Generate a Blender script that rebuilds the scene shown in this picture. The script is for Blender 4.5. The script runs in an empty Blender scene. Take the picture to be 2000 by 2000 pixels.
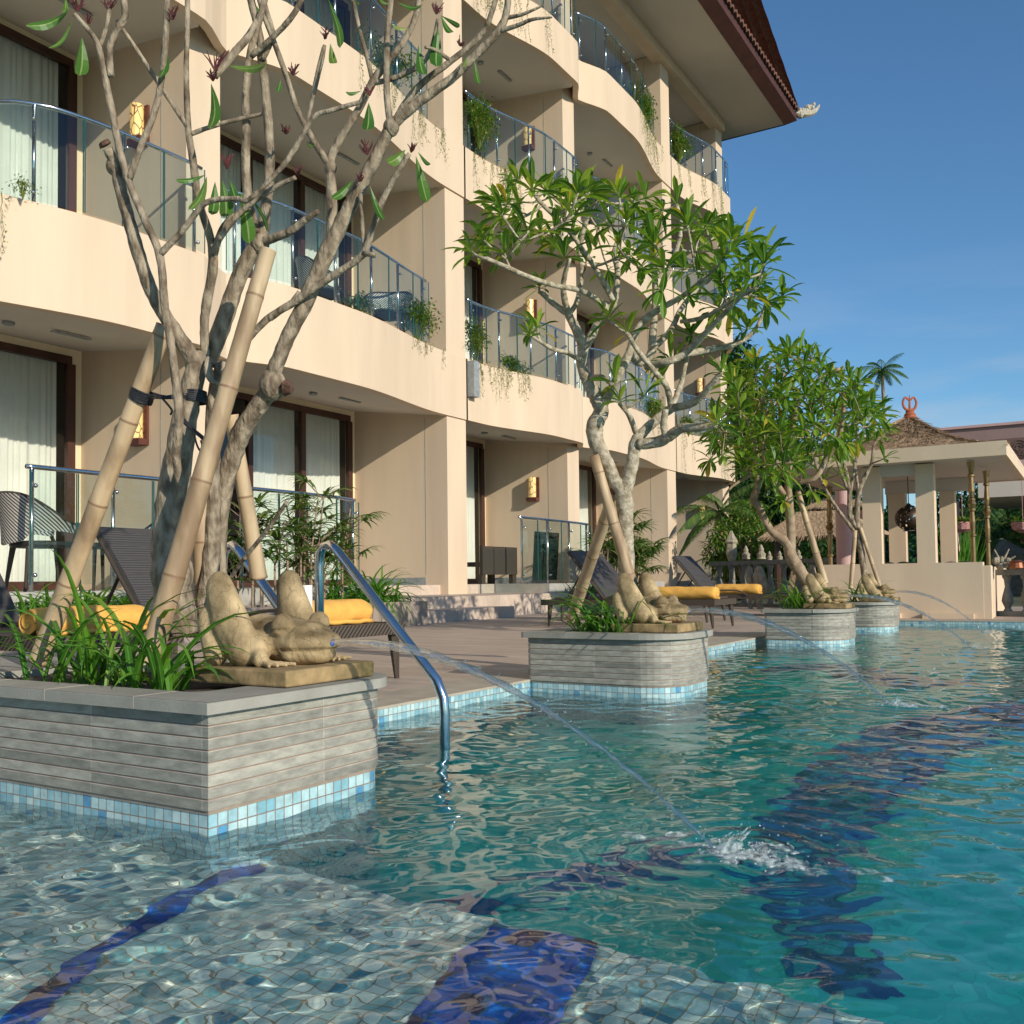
import bpy, bmesh, math, random
import numpy as np
from mathutils import Vector, Matrix, Euler, noise
from mathutils.geometry import tessellate_polygon
R = math.radians
SC = bpy.context.scene
COL = SC.collection
random.seed(7)

# ---------------------------------------------------------------- camera
F, PX, PY, H = 1880.0, 1000.0, 1065.0, 0.54      # focal length and principal point in pixels of the 2000 px photo
yaw, pitch, roll = math.atan(1140 / F), math.atan(71 / F), 0.012
_fw = Vector((-math.sin(yaw) * math.cos(pitch), math.cos(yaw) * math.cos(pitch), math.sin(pitch)))
_r = Vector((math.cos(yaw), math.sin(yaw), 0)); _u = _r.cross(_fw)
_c, _s = math.cos(roll), math.sin(roll)
CR, CU, CW = _c * _r - _s * _u, _s * _r + _c * _u, _fw
CAM = Vector((0, 0, H))
cam = bpy.data.objects.new('camera', bpy.data.cameras.new('camera')); COL.objects.link(cam); SC.camera = cam
cam.data.sensor_width = 36; cam.data.lens = F / 2000 * 36; cam.data.shift_y = (PY - 1000) / 2000
cam.data.clip_start = .05; cam.data.clip_end = 3000
_m = Matrix((CR, CU, -CW)).transposed().to_4x4(); _m.translation = CAM; cam.matrix_world = _m

# ---------------------------------------------------------------- world, sun, exposure
SUN = Vector((1, -.33, .40)).normalized()
w = bpy.data.worlds.new('World'); SC.world = w; w.use_nodes = True
wn, wl = w.node_tree.nodes, w.node_tree.links
bg = wn['Background']; sky = wn.new('ShaderNodeTexSky'); sky.sky_type = 'NISHITA'; sky.sun_disc = False
sky.sun_elevation = math.asin(SUN.z); sky.sun_rotation = math.atan2(SUN.x, SUN.y)
sky.altitude = 0; sky.air_density = 1.0; sky.dust_density = .0; sky.ozone_density = 3.0
bg.inputs[1].default_value = .122
# thin cirrus low in the sky
tc = wn.new('ShaderNodeTexCoord'); mp = wn.new('ShaderNodeMapping'); mp.inputs['Scale'].default_value = (1.6, 1.6, 9)
nz = wn.new('ShaderNodeTexNoise'); nz.inputs['Scale'].default_value = 2.2; nz.inputs['Detail'].default_value = 7; nz.inputs['Roughness'].default_value = .55
rp = wn.new('ShaderNodeValToRGB'); rp.color_ramp.elements[0].position = .44; rp.color_ramp.elements[1].position = .68
sx = wn.new('ShaderNodeSeparateXYZ'); r2 = wn.new('ShaderNodeValToRGB')
r2.color_ramp.elements[0].position = .13; r2.color_ramp.elements[0].color = (1, 1, 1, 1)
r2.color_ramp.elements[1].position = .30; r2.color_ramp.elements[1].color = (0, 0, 0, 1)
ml = wn.new('ShaderNodeMath'); ml.operation = 'MULTIPLY'; m2 = wn.new('ShaderNodeMath'); m2.operation = 'MULTIPLY'; m2.inputs[1].default_value = .60
mx = wn.new('ShaderNodeMix'); mx.data_type = 'RGBA'; mx.inputs[7].default_value = (3.9, 4.5, 5.4, 1)
wl.new(tc.outputs['Generated'], mp.inputs['Vector']); wl.new(mp.outputs[0], nz.inputs['Vector']); wl.new(nz.outputs[0], rp.inputs[0])
wl.new(tc.outputs['Generated'], sx.inputs[0]); wl.new(sx.outputs['Z'], r2.inputs[0])
wl.new(rp.outputs[0], ml.inputs[0]); wl.new(r2.outputs[0], ml.inputs[1]); wl.new(ml.outputs[0], m2.inputs[0])
wl.new(m2.outputs[0], mx.inputs[0]); wb = wn.new('ShaderNodeMix'); wb.data_type = 'RGBA'; wb.blend_type = 'MULTIPLY'; wb.inputs[0].default_value = 1; wb.inputs[7].default_value = (.74, 1.02, 1.16, 1); wl.new(sky.outputs[0], wb.inputs[6]); wl.new(wb.outputs[2], mx.inputs[6]); wl.new(mx.outputs[2], bg.inputs[0])
sl = bpy.data.lights.new('sun', 'SUN'); sl.energy = 4.5; sl.angle = R(.5); sl.color = (1, .92, .77)
so = bpy.data.objects.new('sun', sl); COL.objects.link(so); so.rotation_euler = SUN.to_track_quat('Z', 'Y').to_euler()
so.location = (20, -8, 12); sl.cycles.is_caustics_light = True
SC.view_settings.view_transform = 'Standard'; SC.view_settings.look = 'None'; SC.view_settings.exposure = 0; SC.view_settings.gamma = 1
SC.cycles.max_bounces = 10; SC.cycles.diffuse_bounces = 4; SC.cycles.glossy_bounces = 4; SC.cycles.transmission_bounces = 8
SC.cycles.transparent_max_bounces = 24; SC.cycles.sample_clamp_indirect = 14; SC.cycles.use_denoising = True
SC.cycles.blur_glossy = .3

# ---------------------------------------------------------------- pixel -> point helpers (real planes and distances)
def ray(x, y): return CW + CR * ((x - PX) / F) - CU * ((y - PY) / F)
def at(x, y, D): return CAM + ray(x, y) * D
def onz(x, y, z): d = ray(x, y); return CAM + d * ((z - H) / d.z)
def onx(x, y, X): d = ray(x, y); return CAM + d * (X / d.x)
def ony(x, y, Y): d = ray(x, y); return CAM + d * (Y / d.y)
def under(x, y, depth):                         # the point on the pool floor seen through the water
    p = onz(x, y, 0); d = ray(x, y).normalized(); s = math.sqrt(d.x ** 2 + d.y ** 2)
    st = s / 1.333; t = depth * st / math.sqrt(1 - st * st)
    return Vector((p.x + d.x / s * t, p.y + d.y / s * t, -depth))

# ---------------------------------------------------------------- object helpers
def tag(o, label=None, cat=None, group=None, kind=None):
    if label: o['label'] = label
    if cat: o['category'] = cat
    if group: o['group'] = group
    if kind: o['kind'] = kind
    return o
def thing(name, loc, label, cat, group=None, rz=0):
    o = bpy.data.objects.new(name, None); COL.objects.link(o); o.location = loc; o.rotation_euler = (0, 0, rz)
    o.empty_display_size = .1
    return tag(o, label, cat, group)
def children(o): return [c for c in bpy.data.objects if c.parent == o]
def copy_tree(o, parent=None, kids=None):
    c = o.copy(); COL.objects.link(c); c.parent = parent
    for ch in children(o): copy_tree(ch, c)
    return c
class MB:
    def __init__(s): s.v = []; s.f = []; s.uv = []; s.has = False
    def add(s, vs, fs, uvs=None):
        b = len(s.v); s.v += [tuple(v) for v in vs]
        for i, f in enumerate(fs):
            s.f.append(tuple(b + k for k in f))
            if uvs is not None: s.uv.append(uvs[i]); s.has = True
            else: s.uv.append([(0, 0)] * len(f))
    def box(s, a, b):
        x0, y0, z0 = [min(a[i], b[i]) for i in range(3)]; x1, y1, z1 = [max(a[i], b[i]) for i in range(3)]
        s.add([(x0, y0, z0), (x1, y0, z0), (x1, y1, z0), (x0, y1, z0), (x0, y0, z1), (x1, y0, z1), (x1, y1, z1), (x0, y1, z1)],
              [(0, 3, 2, 1), (4, 5, 6, 7), (0, 1, 5, 4), (1, 2, 6, 5), (2, 3, 7, 6), (3, 0, 4, 7)])
    def obox(s, c, ax, ay, az):                  # box from centre and three half vectors
        c, ax, ay, az = Vector(c), Vector(ax), Vector(ay), Vector(az)
        P = [c + i * ax + j * ay + k * az for k in (-1, 1) for j in (-1, 1) for i in (-1, 1)]
        s.add(P, [(0, 2, 3, 1), (4, 5, 7, 6), (0, 1, 5, 4), (2, 6, 7, 3), (0, 4, 6, 2), (1, 3, 7, 5)])
    def tube(s, pts, rad, n=8, smooth=0, caps=True, jit=0):
        pts = [Vector(p) for p in pts]
        if not isinstance(rad, (list, tuple)): rad = [rad] * len(pts)
        if smooth and len(pts) > 2:
            P = []; Q = []
            for i in range(len(pts) - 1):
                p0, p1, p2, p3 = pts[max(i - 1, 0)], pts[i], pts[i + 1], pts[min(i + 2, len(pts) - 1)]
                for k in range(smooth):
                    t = k / smooth
                    P.append(.5 * ((2 * p1) + (p2 - p0) * t + (2 * p0 - 5 * p1 + 4 * p2 - p3) * t * t + (3 * p1 - p0 - 3 * p2 + p3) * t ** 3))
                    Q.append(rad[i] * (1 - t) + rad[i + 1] * t)
            P.append(pts[-1]); Q.append(rad[-1]); pts, rad = P, Q
        prev = None; rings = []; L = 0; lens = []
        for i, p in enumerate(pts):
            d = (pts[min(i + 1, len(pts) - 1)] - pts[max(i - 1, 0)])
            if d.length < 1e-9: d = Vector((0, 0, 1))
            d.normalize()
            if prev is None: a = d.orthogonal().normalized()
            else: a = (prev - d * prev.dot(d)); a = a.normalized() if a.length > 1e-6 else d.orthogonal().normalized()
            prev = a; b = d.cross(a)
            if i: L += (p - pts[i - 1]).length
            lens.append(L)
            rr = rad[i]
            rings.append([p + (a * math.cos(2 * math.pi * k / n) + b * math.sin(2 * math.pi * k / n)) * rr * (1 + (random.uniform(-jit, jit) if jit else 0)) for k in range(n)])
        V = [q for r_ in rings for q in r_]; Fc = []; U = []
        for i in range(len(rings) - 1):
            for k in range(n):
                k2 = (k + 1) % n
                Fc.append((i * n + k, i * n + k2, (i + 1) * n + k2, (i + 1) * n + k))
                U.append([(k / n, lens[i]), ((k + 1) / n, lens[i]), ((k + 1) / n, lens[i + 1]), (k / n, lens[i + 1])])
        if caps:
            Fc.append(tuple(range(n))[::-1]); U.append([(0, 0)] * n)
            Fc.append(tuple((len(rings) - 1) * n + k for k in range(n))); U.append([(0, 0)] * n)
        s.add(V, Fc, U)
    def lathe(s, c, prof, n=16, ax=None):
        c = Vector(c); V = []; Fc = []
        for (r_, z) in prof:
            for k in range(n):
                a = 2 * math.pi * k / n; V.append(c + Vector((r_ * math.cos(a), r_ * math.sin(a), z)))
        for i in range(len(prof) - 1):
            for k in range(n): Fc.append((i * n + k, i * n + (k + 1) % n, (i + 1) * n + (k + 1) % n, (i + 1) * n + k))
        Fc.append(tuple(range(n))[::-1]); Fc.append(tuple((len(prof) - 1) * n + k for k in range(n)))
        s.add(V, Fc)
    def ball(s, c, r_, n=8, m=6):
        c = Vector(c); rr = r_ if isinstance(r_, (tuple, list)) else (r_, r_, r_)
        V = []; Fc = []
        for i in range(m + 1):
            t = math.pi * i / m
            for k in range(n):
                a = 2 * math.pi * k / n
                V.append(c + Vector((rr[0] * math.sin(t) * math.cos(a), rr[1] * math.sin(t) * math.sin(a), rr[2] * math.cos(t))))
        for i in range(m):
            for k in range(n): Fc.append((i * n + k, (i + 1) * n + k, (i + 1) * n + (k + 1) % n, i * n + (k + 1) % n))
        s.add(V, Fc)
    def build(s, name, mat, parent=None, smooth=False, org=None, merge=False):
        o_ = Vector((0, 0, 0))
        if org is not None: o_ = Vector(org)
        elif parent is not None:
            p = parent
            while p is not None: o_ += p.location; p = p.parent
        me = bpy.data.meshes.new(name)
        me.from_pydata([(v[0] - o_.x, v[1] - o_.y, v[2] - o_.z) for v in s.v], [], s.f)
        if s.has:
            uvl = me.uv_layers.new(name='UVMap'); flat = [c for f in s.uv for uv in f for c in uv]
            uvl.data.foreach_set('uv', flat)
        for m in (mat if isinstance(mat, (list, tuple)) else [mat]): me.materials.append(m)
        if merge:
            b = bmesh.new(); b.from_mesh(me); bmesh.ops.remove_doubles(b, verts=b.verts, dist=1e-5)
            bmesh.ops.recalc_face_normals(b, faces=b.faces); b.to_mesh(me); b.free()
        if smooth: me.polygons.foreach_set('use_smooth', [True] * len(me.polygons))
        me.update()
        ob = bpy.data.objects.new(name, me); COL.objects.link(ob)
        if parent is not None: ob.parent = parent
        elif org is not None: ob.location = o_
        return ob
def single(name, mb, mat, label, cat, group=None, org=None, smooth=False):   # a thing that is one mesh
    if org is None: org = (sum(v[0] for v in mb.v) / len(mb.v), sum(v[1] for v in mb.v) / len(mb.v), min(v[2] for v in mb.v))
    return tag(mb.build(name, mat, None, smooth, org), label, cat, group)
def structure(name, mb, mat, smooth=False): return tag(mb.build(name, mat, None, smooth), kind='structure')
def ss(a, b, x): t = min(max((x - a) / (b - a), 0), 1); return t * t * (3 - 2 * t)

# ---------------------------------------------------------------- materials
def newmat(name):
    m = bpy.data.materials.new(name); m.use_nodes = True
    return m, m.node_tree.nodes, m.node_tree.links, m.node_tree.nodes['Principled BSDF']
def M(name, col, rough=.7, var=.12, scale=6, bump=0, bscale=40, metal=0, spec=.5, col2=None, stretch=(1, 1, 1), detail=5, uv=False, bdist=.01):
    m, n, l, b = newmat(name)
    b.inputs['Roughness'].default_value = rough; b.inputs['Metallic'].default_value = metal; b.inputs['Specular IOR Level'].default_value = spec
    tc = n.new('ShaderNodeTexCoord'); mp = n.new('ShaderNodeMapping'); mp.inputs['Scale'].default_value = stretch
    l.new(tc.outputs['UV' if uv else 'Object'], mp.inputs[0])
    nz = n.new('ShaderNodeTexNoise'); nz.inputs['Scale'].default_value = scale; nz.inputs['Detail'].default_value = detail
    l.new(mp.outputs[0], nz.inputs['Vector'])
    rp = n.new('ShaderNodeValToRGB'); c2 = col2 or tuple(min(1, c * (1 + var)) for c in col)
    rp.color_ramp.elements[0].position = .32; rp.color_ramp.elements[1].position = .68
    rp.color_ramp.elements[0].color = (*[c * (1 - var) for c in col], 1) if not col2 else (*col, 1)
    rp.color_ramp.elements[1].color = (*c2, 1)
    l.new(nz.outputs[0], rp.inputs[0]); l.new(rp.outputs[0], b.inputs['Base Color'])
    if bump:
        n2 = n.new('ShaderNodeTexNoise'); n2.inputs['Scale'].default_value = bscale; n2.inputs['Detail'].default_value = 4
        l.new(mp.outputs[0], n2.inputs['Vector']); bp = n.new('ShaderNodeBump'); bp.inputs['Strength'].default_value = bump; bp.inputs['Distance'].default_value = bdist
        l.new(n2.outputs[0], bp.inputs['Height']); l.new(bp.outputs[0], b.inputs['Normal'])
    return m
def brickmat(name, c1, c2, mortar, bw, rh, ms, uv=True, rough=.6, bias=0, offset=0, stain=.25, bump=.4, spec=.4, nscale=9, stretch=(1, 1, 1), third=None, receiver=False):
    m, n, l, b = newmat(name); b.inputs['Roughness'].default_value = rough; b.inputs['Specular IOR Level'].default_value = spec
    tc = n.new('ShaderNodeTexCoord'); br = n.new('ShaderNodeTexBrick'); br.offset = offset; br.squash = 1
    for k, v in (('Scale', 1), ('Brick Width', bw), ('Row Height', rh), ('Mortar Size', ms), ('Mortar Smooth', .2), ('Bias', bias)): br.inputs[k].default_value = v
    br.inputs['Color1'].default_value = (*c1, 1); br.inputs['Color2'].default_value = (*c2, 1); br.inputs['Mortar'].default_value = (*mortar, 1)
    l.new(tc.outputs['UV' if uv else 'Object'], br.inputs['Vector'])
    mp = n.new('ShaderNodeMapping'); mp.inputs['Scale'].default_value = stretch; l.new(tc.outputs['UV' if uv else 'Object'], mp.inputs[0])
    nz = n.new('ShaderNodeTexNoise'); nz.inputs['Scale'].default_value = nscale; nz.inputs['Detail'].default_value = 7; nz.inputs['Roughness'].default_value = .65
    l.new(mp.outputs[0], nz.inputs['Vector'])
    mr = n.new('ShaderNodeMapRange'); mr.inputs[1].default_value = .3; mr.inputs[2].default_value = .7; mr.inputs[3].default_value = 1 - stain; mr.inputs[4].default_value = 1 + stain
    l.new(nz.outputs[0], mr.inputs[0])
    mx = n.new('ShaderNodeMix'); mx.data_type = 'RGBA'; mx.blend_type = 'MULTIPLY'; mx.inputs[0].default_value = 1
    src = br.outputs['Color']
    if third:
        v = n.new('ShaderNodeTexWhiteNoise'); v.noise_dimensions = '2D'
        sn = n.new('ShaderNodeVectorMath'); sn.operation = 'SNAP'; sn.inputs[1].default_value = (bw, rh, 1); l.new(tc.outputs['UV' if uv else 'Object'], sn.inputs[0])
        l.new(sn.outputs[0], v.inputs['Vector']); gt = n.new('ShaderNodeMath'); gt.operation = 'GREATER_THAN'; gt.inputs[1].default_value = third[1]
        l.new(v.outputs[0], gt.inputs[0]); iv = n.new('ShaderNodeMath'); iv.operation = 'SUBTRACT'; iv.inputs[0].default_value = 1; l.new(br.outputs['Fac'], iv.inputs[1])
        mm = n.new('ShaderNodeMath'); mm.operation = 'MULTIPLY'; l.new(gt.outputs[0], mm.inputs[0]); l.new(iv.outputs[0], mm.inputs[1])
        m3 = n.new('ShaderNodeMix'); m3.data_type = 'RGBA'; m3.inputs[7].default_value = (*third[0], 1)
        l.new(mm.outputs[0], m3.inputs[0]); l.new(src, m3.inputs[6]); src = m3.outputs[2]
    l.new(src, mx.inputs[6]); l.new(mr.outputs[0], mx.inputs[7]); l.new(mx.outputs[2], b.inputs['Base Color'])
    if bump:
        bp = n.new('ShaderNodeBump'); bp.invert = True; bp.inputs['Strength'].default_value = bump; bp.inputs['Distance'].default_value = .003
        l.new(br.outputs['Fac'], bp.inputs['Height'])
        b2 = n.new('ShaderNodeBump'); b2.inputs['Strength'].default_value = .15; b2.inputs['Distance'].default_value = .003; l.new(nz.outputs[0], b2.inputs['Height']); l.new(bp.outputs[0], b2.inputs['Normal'])
        l.new(b2.outputs[0], b.inputs['Normal'])
    return m
def leafmat(name, cols, trans=.35, rough=.42, rib=(.25, .38, .10), ribw=.06):
    m, n, l, b = newmat(name); b.inputs['Roughness'].default_value = rough; b.inputs['Specular IOR Level'].default_value = .45
    tc = n.new('ShaderNodeTexCoord'); sx = n.new('ShaderNodeSeparateXYZ'); l.new(tc.outputs['UV'], sx.inputs[0])
    rp = n.new('ShaderNodeValToRGB'); e = rp.color_ramp.elements
    e[0].position = 0; e[0].color = (*cols[0], 1); e[1].position = 1; e[1].color = (*cols[-1], 1)
    for i, c in enumerate(cols[1:-1]): x = e.new((i + 1) / (len(cols) - 1)); x.color = (*c, 1)
    l.new(sx.outputs['X'], rp.inputs[0])
    d = n.new('ShaderNodeMath'); d.operation = 'SUBTRACT'; d.inputs[1].default_value = .5; l.new(sx.outputs['Y'], d.inputs[0])
    a = n.new('ShaderNodeMath'); a.operation = 'ABSOLUTE'; l.new(d.outputs[0], a.inputs[0])
    lt = n.new('ShaderNodeMath'); lt.operation = 'LESS_THAN'; lt.inputs[1].default_value = ribw; l.new(a.outputs[0], lt.inputs[0])
    mx = n.new('ShaderNodeMix'); mx.data_type = 'RGBA'; mx.inputs[7].default_value = (*rib, 1); l.new(lt.outputs[0], mx.inputs[0]); l.new(rp.outputs[0], mx.inputs[6])
    l.new(mx.outputs[2], b.inputs['Base Color'])
    t = n.new('ShaderNodeBsdfTranslucent'); g = n.new('ShaderNodeMix'); g.data_type = 'RGBA'; g.blend_type = 'MULTIPLY'; g.inputs[0].default_value = 1; g.inputs[7].default_value = (1.7, 1.6, .5, 1)
    l.new(mx.outputs[2], g.inputs[6]); l.new(g.outputs[2], t.inputs[0])
    ms = n.new('ShaderNodeMixShader'); ms.inputs[0].default_value = trans; l.new(b.outputs[0], ms.inputs[1]); l.new(t.outputs[0], ms.inputs[2]); l.new(ms.outputs[0], n['Material Output'].inputs[0])
    return m
def glassmat(name, tint, refl=1.0, rough=.0, ior=1.5):
    m, n, l, b = newmat(name); n.remove(b); t = n.new('ShaderNodeBsdfTransparent'); t.inputs[0].default_value = (*tint, 1)
    g = n.new('ShaderNodeBsdfGlossy'); g.inputs['Roughness'].default_value = rough
    f = n.new('ShaderNodeFresnel'); f.inputs[0].default_value = ior; k = n.new('ShaderNodeMath'); k.operation = 'MULTIPLY'; k.inputs[1].default_value = refl; k.use_clamp = True
    ms = n.new('ShaderNodeMixShader'); l.new(f.outputs[0], k.inputs[0]); l.new(k.outputs[0], ms.inputs[0]); l.new(t.outputs[0], ms.inputs[1]); l.new(g.outputs[0], ms.inputs[2]); l.new(ms.outputs[0], n['Material Output'].inputs[0])
    return m
MAT = {}
MAT['stucco'] = M('stucco', (.655, .507, .362), .85, .055, 3.2, .14, 90, stretch=(1, 1, .14), detail=9)
MAT['soffit'] = M('soffit', (.60, .535, .465), .9, .04, 1.0)
MAT['reveal'] = M('reveal', (.70, .58, .38), .8, .05, 2)
MAT['wood'] = M('dark_wood', (.06, .022, .014), .45, .3, 5, stretch=(1, 1, .2))
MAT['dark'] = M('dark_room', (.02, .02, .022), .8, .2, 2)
MAT['curtain'] = M('curtain', (.74, .75, .70), .9, .05, 3)
MAT['wglass'] = glassmat('window_glass', (.88, .89, .87), 1.6, 0, 1.5)
MAT['rglass'] = glassmat('railing_glass', (.80, .90, .89), 1.25, 0, 1.5)
MAT['gedge'] = M('glass_edge', (.02, .09, .09), .15, .1, 4)
MAT['steel'] = M('steel', (.62, .64, .66), .16, .06, 8, metal=1)
MAT['bronze'] = M('brass', (.33, .22, .10), .33, .25, 10, metal=.9)
MAT['terrace'] = M('terrace_stone', (.40, .38, .34), .6, .12, 5)
MAT['step'] = brickmat('step_stone', (.50, .40, .32), (.56, .45, .36), (.30, .24, .2), .33, .4, .003, True, .6, stain=.12, bump=.2, nscale=12)
MAT['plinth'] = M('plinth_stone', (.26, .28, .28), .6, .2, 14, .1, 30)
MAT['fascia'] = M('fascia_wood', (.07, .022, .014), .6, .2, 4)
MAT['roof_tile'] = M('roof_tile', (.16, .07, .045), .8, .35, 9, .3, 30)
MAT['ornament'] = M('pale_ornament', (.42, .38, .30), .8, .3, 20, .4, 50)
MAT['lampwood'] = M('lamp_wood', (.10, .028, .02), .5, .3, 10)
MAT['soil'] = M('soil', (.07, .05, .035), .95, .4, 30, .6, 40)
# lamp shade: pale amber resin with dark veins, with a faint added glow
m, n, l, b = newmat('lamp_shade'); v = n.new('ShaderNodeTexVoronoi'); v.feature = 'DISTANCE_TO_EDGE'; v.inputs['Scale'].default_value = 9
tcx = n.new('ShaderNodeTexCoord'); mpx = n.new('ShaderNodeMapping'); mpx.inputs['Scale'].default_value = (1.5, 1.5, .8); l.new(tcx.outputs['Object'], mpx.inputs[0]); l.new(mpx.outputs[0], v.inputs['Vector'])
rpx = n.new('ShaderNodeValToRGB'); rpx.color_ramp.elements[0].color = (.12, .035, .01, 1); rpx.color_ramp.elements[1].color = (.80, .56, .22, 1); rpx.color_ramp.elements[0].position = .02; rpx.color_ramp.elements[1].position = .07
l.new(v.outputs[0], rpx.inputs[0]); l.new(rpx.outputs[0], b.inputs['Base Color']); b.inputs['Roughness'].default_value = .35
b.inputs['Emission Strength'].default_value = .22; l.new(rpx.outputs[0], b.inputs['Emission Color']); MAT['shade'] = m
MAT['planter'] = brickmat('grey_slate_courses', (.22, .212, .182), (.37, .35, .295), (.52, .43, .36), .38, .0262, .0010, True, .55, stain=.34, bump=.6, nscale=16, stretch=(1, 3, 1))
MAT['mortar'] = M('mortar', (.30, .24, .19), .85, .15, 30)
MAT['tile'] = brickmat('blue_glass_tile', (.20, .42, .50), (.50, .66, .66), (.26, .21, .17), .0285, .0300, .0016, True, .2, stain=.22, bump=.5, spec=.7, nscale=30, third=((.10, .30, .50), .94))
MAT['coping'] = M('grey_coping', (.30, .285, .245), .7, .14, 8, .25, 160, bdist=.004)
MAT['deck'] = brickmat('deck_paving', (.42, .325, .255), (.50, .39, .31), (.30, .25, .2), .62, .155, .0025, False, .6, stain=.16, bump=.15, offset=.5, nscale=3, stretch=(1, 4, 1))
MAT['edge'] = M('pool_edge_stone', (.40, .345, .27), .65, .12, 10, .12, 60)
MAT['floor_shallow'] = brickmat('pool_mosaic_pale', (.18, .46, .48), (.80, .92, .82), (.34, .30, .20), .0265, .0265, .0013, False, .5, stain=.30, bump=0, nscale=6, third=((.06, .24, .34), .93))
MAT['floor_deep'] = brickmat('pool_mosaic_water_tint', (.01, .60, .48), (.06, .88, .66), (.04, .68, .54), .06, .06, .003, False, .5, stain=.35, bump=0, nscale=.9)  # teal from light absorbed by the water, put into the tile colour
MAT['floor_blue'] = brickmat('pool_mosaic_blue', (.002, .05, .30), (.010, .15, .58), (.04, .12, .24), .048, .048, .0022, False, .5, stain=.4, bump=0, nscale=5, third=((.05, .04, .10), .85))
MAT['floor_navy'] = brickmat('pool_mosaic_navy', (.000, .10, .27), (.006, .24, .44), (.01, .2, .36), .06, .06, .003, False, .5, stain=.5, bump=0, nscale=2.5, third=((.02, .48, .50), .72))
MAT['bark'] = M('grey_bark', (.125, .088, .055), .85, .3, 34, 1.0, 70, col2=(.38, .305, .215), stretch=(1, 1, .5))
MAT['bark_white'] = M('pale_bark', (.25, .20, .13), .85, .3, 30, .8, 70, col2=(.52, .45, .34), stretch=(1, 1, 1.2))
MAT['bark_far'] = M('brown_bark', (.22, .145, .09), .85, .3, 18, .5, 60, col2=(.38, .28, .19))
MAT['cut'] = M('cut_wood', (.10, .05, .03), .9, .4, 60)
for k_ in ('bark', 'bark_white', 'bark_far'):
    for nd in MAT[k_].node_tree.nodes:
        if nd.type == 'VALTORGB': nd.color_ramp.elements[0].position = .36; nd.color_ramp.elements[1].position = .66
# bamboo: UV y runs along the pole in metres, darker rings at the nodes
m, n, l, b = newmat('bamboo'); tc_ = n.new('ShaderNodeTexCoord'); sx_ = n.new('ShaderNodeSeparateXYZ'); l.new(tc_.outputs['UV'], sx_.inputs[0])
md = n.new('ShaderNodeMath'); md.operation = 'PINGPONG'; md.inputs[1].default_value = .135; l.new(sx_.outputs['Y'], md.inputs[0])
lt = n.new('ShaderNodeMapRange'); lt.inputs[1].default_value = .0; lt.inputs[2].default_value = .006; lt.inputs[3].default_value = 1; lt.inputs[4].default_value = 0; l.new(md.outputs[0], lt.inputs[0])
nz_ = n.new('ShaderNodeTexNoise'); nz_.inputs['Scale'].default_value = 12; nz_.inputs['Detail'].default_value = 6; mp_ = n.new('ShaderNodeMapping'); mp_.inputs['Scale'].default_value = (1, 1, .25)
l.new(tc_.outputs['Object'], mp_.inputs[0]); l.new(mp_.outputs[0], nz_.inputs['Vector']); rp_ = n.new('ShaderNodeValToRGB')
rp_.color_ramp.elements[0].color = (.26, .165, .09, 1); rp_.color_ramp.elements[1].color = (.54, .39, .235, 1); rp_.color_ramp.elements[0].position = .35; rp_.color_ramp.elements[1].position = .6
mb_ = n.new('ShaderNodeMix'); mb_.data_type = 'RGBA'; mb_.inputs[7].default_value = (.20, .10, .05, 1); l.new(nz_.outputs[0], rp_.inputs[0]); l.new(rp_.outputs[0], mb_.inputs[6]); l.new(lt.outputs[0], mb_.inputs[0])
l.new(mb_.outputs[2], b.inputs['Base Color']); b.inputs['Roughness'].default_value = .55; MAT['bamboo'] = m
MAT['strap'] = M('black_strap', (.02, .02, .025), .5, .3, 30)
MAT['leaf'] = leafmat('frangipani_leaf', [(.045, .12, .014), (.075, .18, .018), (.12, .245, .024), (.18, .30, .03), (.28, .38, .045), (.65, .44, .05)], trans=.42)
MAT['leaf_dark'] = leafmat('frangipani_leaf_large', [(.03, .10, .014), (.05, .15, .02), (.09, .20, .03), (.26, .28, .06)], trans=.35, rib=(.25, .35, .12))
MAT['blade'] = leafmat('lily_blade', [(.03, .11, .012), (.06, .20, .02), (.11, .28, .025), (.20, .30, .04)], trans=.35, rib=(.12, .28, .05), ribw=.10)
MAT['bush'] = leafmat('shrub_leaf', [(.04, .10, .015), (.07, .17, .02), (.14, .22, .03), (.26, .25, .07)], trans=.3, ribw=0)
MAT['bush_green'] = leafmat('shrub_leaf_green', [(.04, .12, .015), (.07, .19, .02), (.14, .25, .03), (.30, .26, .08)], trans=.3, ribw=0)
MAT['far_leaf'] = leafmat('jungle_leaf', [(.006, .028, .006), (.014, .060, .010), (.03, .10, .014), (.06, .15, .02)], trans=.2, ribw=0, rough=.45)
MAT['palm_leaf'] = leafmat('palm_leaf', [(.02, .07, .012), (.04, .12, .016), (.10, .18, .03), (.26, .22, .06)], trans=.2, ribw=.08)
MAT['bud'] = M('red_flower_stalk', (.10, .022, .022), .6, .3, 30)
MAT['frog'] = M('mossy_carved_stone', (.10, .066, .022), .8, .3, 10, .6, 70, col2=(.54, .395, .215), detail=8, bdist=.004)
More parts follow.
